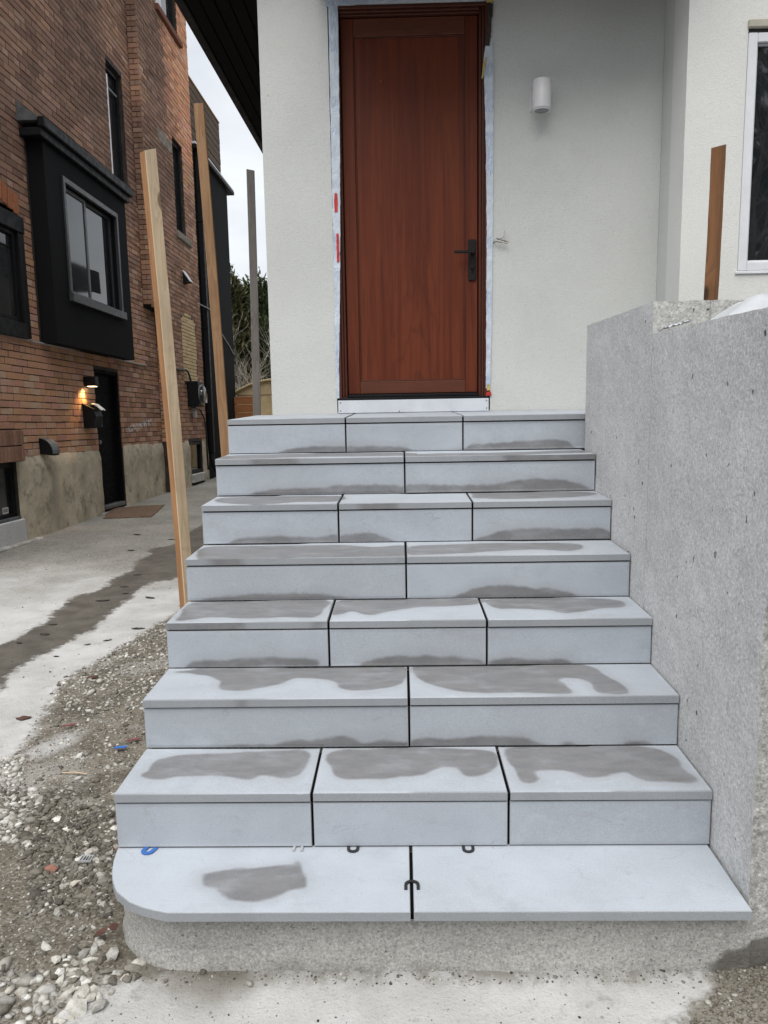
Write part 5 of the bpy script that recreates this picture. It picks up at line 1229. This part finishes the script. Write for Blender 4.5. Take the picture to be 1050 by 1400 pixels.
for i, (x, y, s_, c) in enumerate(items):
    z = ground_at(x, y) + s_ * rnd.uniform(-.12, .26)
    if i in bigset:
        o = bpy.data.objects.new('stone', rnd.choice(rock_me)); COL.objects.link(o); o.parent = ground
        o.location = (x, y, z); o.rotation_euler = rot_random().to_euler(); k = s_ * rnd.uniform(.9, 1.15); o.scale = (k * rnd.uniform(.9, 1.35), k, k); o.color = (*c, 1)
    else:
        V, F = SMALL[rnd.randrange(len(SMALL))]
        P = (np.array(rot_random()) @ (V * s_ * np.array([rnd.uniform(.8, 1.3), rnd.uniform(.8, 1.2), 1])).T).T + np.array([x, y, z])
        stuffV.append(P); stuffF.append(F + nv); stuffC.append(np.tile(np.array([*c, 1.0]), (len(V), 1))); nv += len(V)
def stuff_mesh(name, VV, FF, CC, mat, parent=None, label=None, kind='stuff'):
    V = np.concatenate(VV); F = np.concatenate(FF); me = bpy.data.meshes.new(name)
    me.vertices.add(len(V)); me.vertices.foreach_set('co', V.astype('f').ravel()); k = F.shape[1]
    me.loops.add(F.size); me.loops.foreach_set('vertex_index', F.astype('i').ravel())
    me.polygons.add(len(F)); me.polygons.foreach_set('loop_start', np.arange(0, F.size, k, dtype='i')); me.polygons.foreach_set('loop_total', np.full(len(F), k, 'i'))
    a = me.attributes.new('Col', 'FLOAT_COLOR', 'POINT'); a.data.foreach_set('color', np.concatenate(CC).astype('f').ravel())
    me.materials.append(mat); me.update(calc_edges=True); me.validate()
    o = bpy.data.objects.new(name, me); COL.objects.link(o); o.parent = parent; BASE[o.name] = Vector((0, 0, 0))
    return tag(o, label, None if parent else 'gravel', None, kind)
stuff_mesh('gravel', stuffV, stuffF, stuffC, M['rockn'], None, 'loose grey limestone gravel strewn over the dirt left of the steps')
# grit and crumbs on the pale pad in front of the steps and on the mound at the right corner
VV, FF, CC, nv = [], [], [], 0
def grit(n, xr, yr, size, pal, mask=lambda x, y: True):
    global nv
    for _ in range(n):
        x, y = rnd.uniform(*xr), rnd.uniform(*yr)
        if not mask(x, y): continue
        V, F = SMALL[rnd.randrange(8)]; s_ = size * math.exp(rnd.gauss(0, .45))
        P = (np.array(rot_random()) @ (V * s_).T).T + np.array([x, y, ground_at(x, y) + s_ * .2]); c = rnd.choice(pal)
        VV.append(P); FF.append(F + nv); CC.append(np.tile(np.array([*c, 1.0]), (len(V), 1))); nv += len(V)
grit(170, (-.8, .9), (1.58, 1.95), .0026, DARK + [(.05, .045, .04), (.04, .036, .033)])
grit(420, (-.7, .9), (1.90, 1.965), .0030, DARK + LIME[2:5] + [(.06, .05, .04)])
grit(12, (-.5, .85), (1.6, 1.93), .0062, DARK + [(.04, .036, .033), (.05, .045, .04), (.3, .28, .25)])
rp = smooth_poly(OUT['dirt2'], 3)
grit(3600, (.55, 1.25), (1.62, 1.98), .0036, DARK + [(.19, .175, .15), (.23, .215, .185), (.13, .11, .08)], lambda x, y: sdf(np.array([[x, y]]), rp)[0] > .02)
grit(60, (.62, 1.1), (1.68, 1.96), .009, DARK + LIME[2:5], lambda x, y: sdf(np.array([[x, y]]), rp)[0] > .02)
grit(700, (-4.2, -1.9), (4.0, 11), .004, DARK)
stuff_mesh('grit', VV, FF, CC, M['rockn'], None, 'dark grit and crumbs sprinkled on the pale pad before the steps')
# dead leaves and scraps
def leaf(name, x, y, L, W, rot, mat, label, group=None, cat='leaf', curl=.07, z=None):
    n = 6; vs = []
    z = ground_at(x, y) + .004 if z is None else z; c_, s_ = math.cos(rot), math.sin(rot)
    for i in range(n + 1):
        u = i / n; w = W * math.sin(math.pi * min(1, max(0, u * .94 + .03))) ** .8 * (1 + .25 * mnoise.noise((u * 7, x * 9, y)))
        for q in (-1, 0, 1):
            a, b_ = (u - .5) * L, q * w / 2
            vs.append((x + a * c_ - b_ * s_, y + a * s_ + b_ * c_, z + curl * L * ((u - .5) ** 2 + (.35 * abs(q))) + .004 * mnoise.noise((u * 5, q, x * 7))))
    F = [(i * 3 + q, i * 3 + q + 1, (i + 1) * 3 + q + 1, (i + 1) * 3 + q) for i in range(n) for q in (0, 1)]
    k = len(vs); vs += [(p[0], p[1], p[2] - .0012) for p in vs]; F += [tuple(k + j for j in f[::-1]) for f in F]
    b = MB(); b.add(vs, F); return b.build(name, M[mat], label=label, cat=cat, group=group, base=(x, y, z), smooth=True)
GL = 'dead leaves scattered on the driveway'
LL = 'small dark dead leaf lying on the pale driveway or its wet streak'
for x, y, L in ((-2.09, 6.28, .10), (-1.885, 5.369, .10), (-2.0, 5.09, .06), (-2.1, 5.0, .045), (-2.45, 6.2, .11), (-2.35, 6.45, .06), (-2.55, 5.5, .06), (-2.5, 5.25, .08), (-2.58, 5.05, .05), (-2.2, 4.75, .04), (-1.75, 6.0, .06), (-3.0, 8.5, .09), (-3.3, 9.6, .13), (-2.75, 9.2, .1), (-2.5, 7.2, .08), (-2.45, 6.7, .07)):
    leaf('dead_leaf', x, y, L, L * rnd.uniform(.3, .5), rnd.uniform(-.6, .6), 'leaf', LL, GL)
leaf('dead_leaf', -.905, 2.075, .045, .024, 1.1, 'rustleaf', 'rust-red crumpled leaf at the foot of the rounded concrete corner', None, z=.048)
leaf('dead_leaf', -.872, 2.09, .036, .026, 2.0, 'rustleaf', 'second rust-red leaf closest to the rounded concrete corner', None, z=.055)
leaf('dead_leaf', -1.82, 4.35, .08, .05, .5, 'rustleaf', 'rusty brown leaf on the gravel at the rim of the driveway', None)
leaf('dead_leaf', -1.93, 3.75, .075, .05, .2, 'rustleaf', 'orange-brown leaf at the left edge of the dirt strip', None)
leaf('plastic_scrap', -1.305, 3.371, .06, .03, .2, 'blueplastic', 'blue plastic scrap lying in the gravel left of the third step', None, 'plastic scrap', .1, .012)
leaf('plastic_scrap', -1.275, 3.449, .07, .02, .5, 'redplastic', 'red plastic scrap just behind the blue one in the gravel', None, 'plastic scrap', .1, .012)
leaf('plastic_scrap', -1.649, 3.633, .075, .022, .4, 'redplastic', 'pinkish plastic scrap alone in the dirt by the pale patch', None, 'plastic scrap', .1, .006)
b = MB()
for q in range(5): b.box(-1.128 + q * .0095, -1.125 + q * .0095, 2.462, 2.492, .026, .030)
b.box(-1.130, -1.085, 2.458, 2.4625, .0255, .0305); b.box(-1.130, -1.085, 2.4915, 2.496, .0255, .0305)
b.build('plastic_grid', M['clearplastic'], label='little grey plastic grid lying on the dark gravel', cat='plastic scrap', base=(-1.1, 2.475, .02))
b = MB(); b.tube([(-1.47, 3.13, .012), (-1.42, 3.128, .016), (-1.36, 3.12, .012)], .0028, 6); b.build('twig', M['post_pale'], label='pale straight twig lying on the dirt strip', cat='twig', base=(-1.42, 3.13, .01))
b = MB(); b.tube([(-1.40, 1.79, .035), (-1.25, 1.80, .05), (-1.12, 1.795, .04)], .0022, 5); b.build('twig', M['rustleaf'], label='thin rust-coloured stalk across the pale stones in the near corner', cat='twig', base=(-1.25, 1.8, .03))

# ------------------------------------------------------------------ what stands beyond the house
fence = thing('board_fence', 'short orange cedar board fence behind the grey timber post', 'fence', (-4.0, 20, gz(20)))
for i in range(9):
    b = MB(); z0 = gz(20) + .04 + i * .20; b.box(-4.6, -3.72, 20 + rnd.uniform(-.004, .004), 20.03, z0, z0 + .188, .004); b.build('fence_board', M['fenceboard'], fence)
b = MB(); b.box(-3.74, -3.66, 20.031, 20.10, gz(20), gz(20) + 1.86, .006); b.box(-4.62, -4.54, 20.031, 20.10, gz(20), gz(20) + 1.86, .006); b.build('fence_post', M['fenceboard'], fence)
shed = thing('garden_shed', 'beige plastic garden shed with a ribbed barrel roof beyond the landing', 'shed', (-3.4, 21.6, gz(21)))
sx0, sx1, sy0, sy1, sg = -4.3, -2.3, 20.9, 22.4, gz(21.5)
b = MB(); b.box(sx0, sx1, sy0, sy1, sg, 1.62, .03); b.build('shed_wall', M['shed'], shed)
roofm = MB(); n = 18
prof = [(sx0 - .10 + (sx1 - sx0 + .2) * i / n, 1.60 + .48 * math.sin(math.pi * (.06 + .88 * i / n)) ** .8 - .12) for i in range(n + 1)]
for (x0, z0), (x1, z1_) in zip(prof, prof[1:]):
    roofm.obox((x0, sy0 - .12, z0), (x1 - x0, 0, z1_ - z0), (0, sy1 - sy0 + .24, 0), (0, 0, .05), .012)
roofm.prism([(p[0], sy0 - .02, p[1]) for p in prof], (0, sy1 - sy0, 0)); roofm.build('shed_roof', M['shed'], shed)
for x in (-3.95, -3.4, -2.85):
    b = MB(); b.box(x - .03, x + .03, sy0 - .025, sy0 - .001, sg + .1, 1.58, .006); b.build('wall_rib', M['shed'], shed)

def crown(n, fn, size, seed):
    """many small leaf sprays; fn() gives a point, spray direction and shade"""
    r_ = np.random.default_rng(seed); VV = np.zeros((n * 4, 3)); CC = np.ones((n * 4, 4)); F = np.arange(n * 4).reshape(n, 4)
    for i in range(n):
        p, d, sh_ = fn(r_); u = Vector(d).normalized(); w = u.cross(Vector(r_.normal(size=3))).normalized(); L = size * r_.uniform(.6, 1.5); W_ = L * r_.uniform(.25, .45)
        p = Vector(p)
        VV[i * 4:i * 4 + 4] = [p - u * L * .5, p + w * W_ * .5, p + u * L * .6, p - w * W_ * .5]; CC[i * 4:i * 4 + 4, :3] = sh_
    return VV, F, CC
def cedar(x, y, hgt, rad, label, n, seed, mat='cedar', group='cedar trees in the back hedge', leafs=.15):
    t = thing('cedar_tree', label, 'tree', (x, y, gz(y)), group)
    z0 = gz(y); b = MB(); P = [(x + .03 * math.sin(q * 2), y, z0 - .1 + hgt * q) for q in np.linspace(0, .97, 9)]; b.tube(P, [.10 * (1 - .85 * q) + .008 for q in np.linspace(0, 1, 9)], 8)
    for q in range(34):
        a = rnd.uniform(0, 6.28); h_ = hgt * rnd.uniform(.08, .9); L = rad * (1 - .75 * h_ / hgt) * rnd.uniform(.5, .95)
        b.tube([(x, y, z0 + h_), (x + math.cos(a) * L * .6, y + math.sin(a) * L * .6, z0 + h_ + L * .35), (x + math.cos(a) * L, y + math.sin(a) * L, z0 + h_ + L * .75)], [.022, .014, .005], 5)
    b.build('trunk', M['bark'], t, smooth=True)
    def fn(r_):
        h_ = r_.uniform(.02, 1) ** .9; rr = rad * (1.02 - .75 * h_ ** 6) * (.8 + .35 * mnoise.noise((h_ * 9 + seed, 0, 0))); a = r_.uniform(0, 6.283); cl_ = mnoise.noise((math.cos(a) * 2.2 + seed, math.sin(a) * 2.2, h_ * 7))
        q = rr * (r_.uniform(.35, 1) ** .5) * (1 + .45 * cl_); p = (x + math.cos(a) * q, y + math.sin(a) * q, z0 + h_ * hgt * (.93 + .10 * mnoise.noise((math.cos(a) * 1.7, math.sin(a) * 1.7, seed))) + r_.normal() * .12 * (h_ > .9))
        d = (math.cos(a) * .8 + r_.normal() * .4, math.sin(a) * .8 + r_.normal() * .4, .9 + r_.normal() * .5)
        return p, d, min(1, max(0, .35 + .5 * cl_ + r_.normal() * .22))
    V, F, C = crown(n, fn, leafs, seed)
    o = stuff_mesh('crown', [V], [F], [C], M[mat], None, None, 'thing'); o.parent = t; o.location = -Vector(t.location); del o['category']; del o['kind']
    return t
cedar(-5.05, 24.3, 5.65, .98, 'dark cedar tree with a bronzed top nearest the charcoal extension', 11000, 3, 'cedar_dry')
cedar(-4.60, 25.0, 5.55, .98, 'dark green cedar tree directly behind the grey timber post', 11000, 5)
cedar(-4.12, 24.5, 5.55, .98, 'dark green cedar tree next to the corner of the stucco house', 11000, 8)
cedar(-5.9, 25.3, 5.6, 1.3, 'cedar tree mostly hidden behind the charcoal extension', 2500, 12)
# bare shrub in front of the cedars
shrub = thing('bare_shrub', 'leafless shrub of thin pale branches in front of the cedars', 'shrub', (-4.5, 22.9, gz(22.9)))
b = MB()
def grow(p, d, L, r_, depth):
    pts = [Vector(p)]; dd = Vector(d)
    for q in range(4):
        dd = (dd + Vector((rnd.gauss(0, .16), rnd.gauss(0, .16), rnd.gauss(.03, .12)))).normalized(); pts.append(pts[-1] + dd * L / 4)
    b.tube(pts, [r_ * (1 - .13 * q) for q in range(5)], 5, cap=False)
    if depth:
        for q in range(rnd.choice((3, 4, 4))):
            k = rnd.choice((1, 2, 3, 4)); e = (dd + Vector((rnd.gauss(0, .6), rnd.gauss(0, .6), rnd.gauss(.15, .45)))).normalized()
            grow(pts[k], e, L * rnd.uniform(.5, .8), r_ * .55, depth - 1)
for q in range(13):
    grow((-4.55 + rnd.uniform(-.3, .9), 22.9 + rnd.uniform(-.3, .3), gz(22.9)), (rnd.gauss(.05, .3), rnd.gauss(0, .25), 1), rnd.uniform(1.5, 2.1), .026, 3)
b.build('branches', M['bark'], shrub, smooth=True)
# street trees behind the photographer, mirrored in the window
def street_tree(x, y, hgt, label):
    global b
    t = thing('street_tree', label, 'tree', (x, y, 0.02)); b = MB(); P = [(x + .1 * math.sin(q * 3), y, hgt * .45 * q) for q in np.linspace(0, 1, 7)]
    b.tube(P, [.22 - .09 * q for q in np.linspace(0, 1, 7)], 10)
    for q in range(9):
        a = rnd.uniform(0, 6.28); h_ = hgt * rnd.uniform(.2, .45); grow((x, y, h_), (math.cos(a) * .75, math.sin(a) * .75, rnd.uniform(.3, 1.1)), hgt * .28, .07, 3)
    b.build('trunk', M['bark'], t, smooth=True); return t
street_tree(6.4, -6.5, 11, 'bare street tree mirrored in the white window')
cedar(9.0, -10.5, 13, 3.2, 'tall dark evergreen mirrored in the white window', 6000, 21, 'cedar', None, .45)
cedar(5.2, -10.0, 11, 2.8, 'second dark evergreen mirrored in the white window', 5000, 23, 'cedar', None, .45)
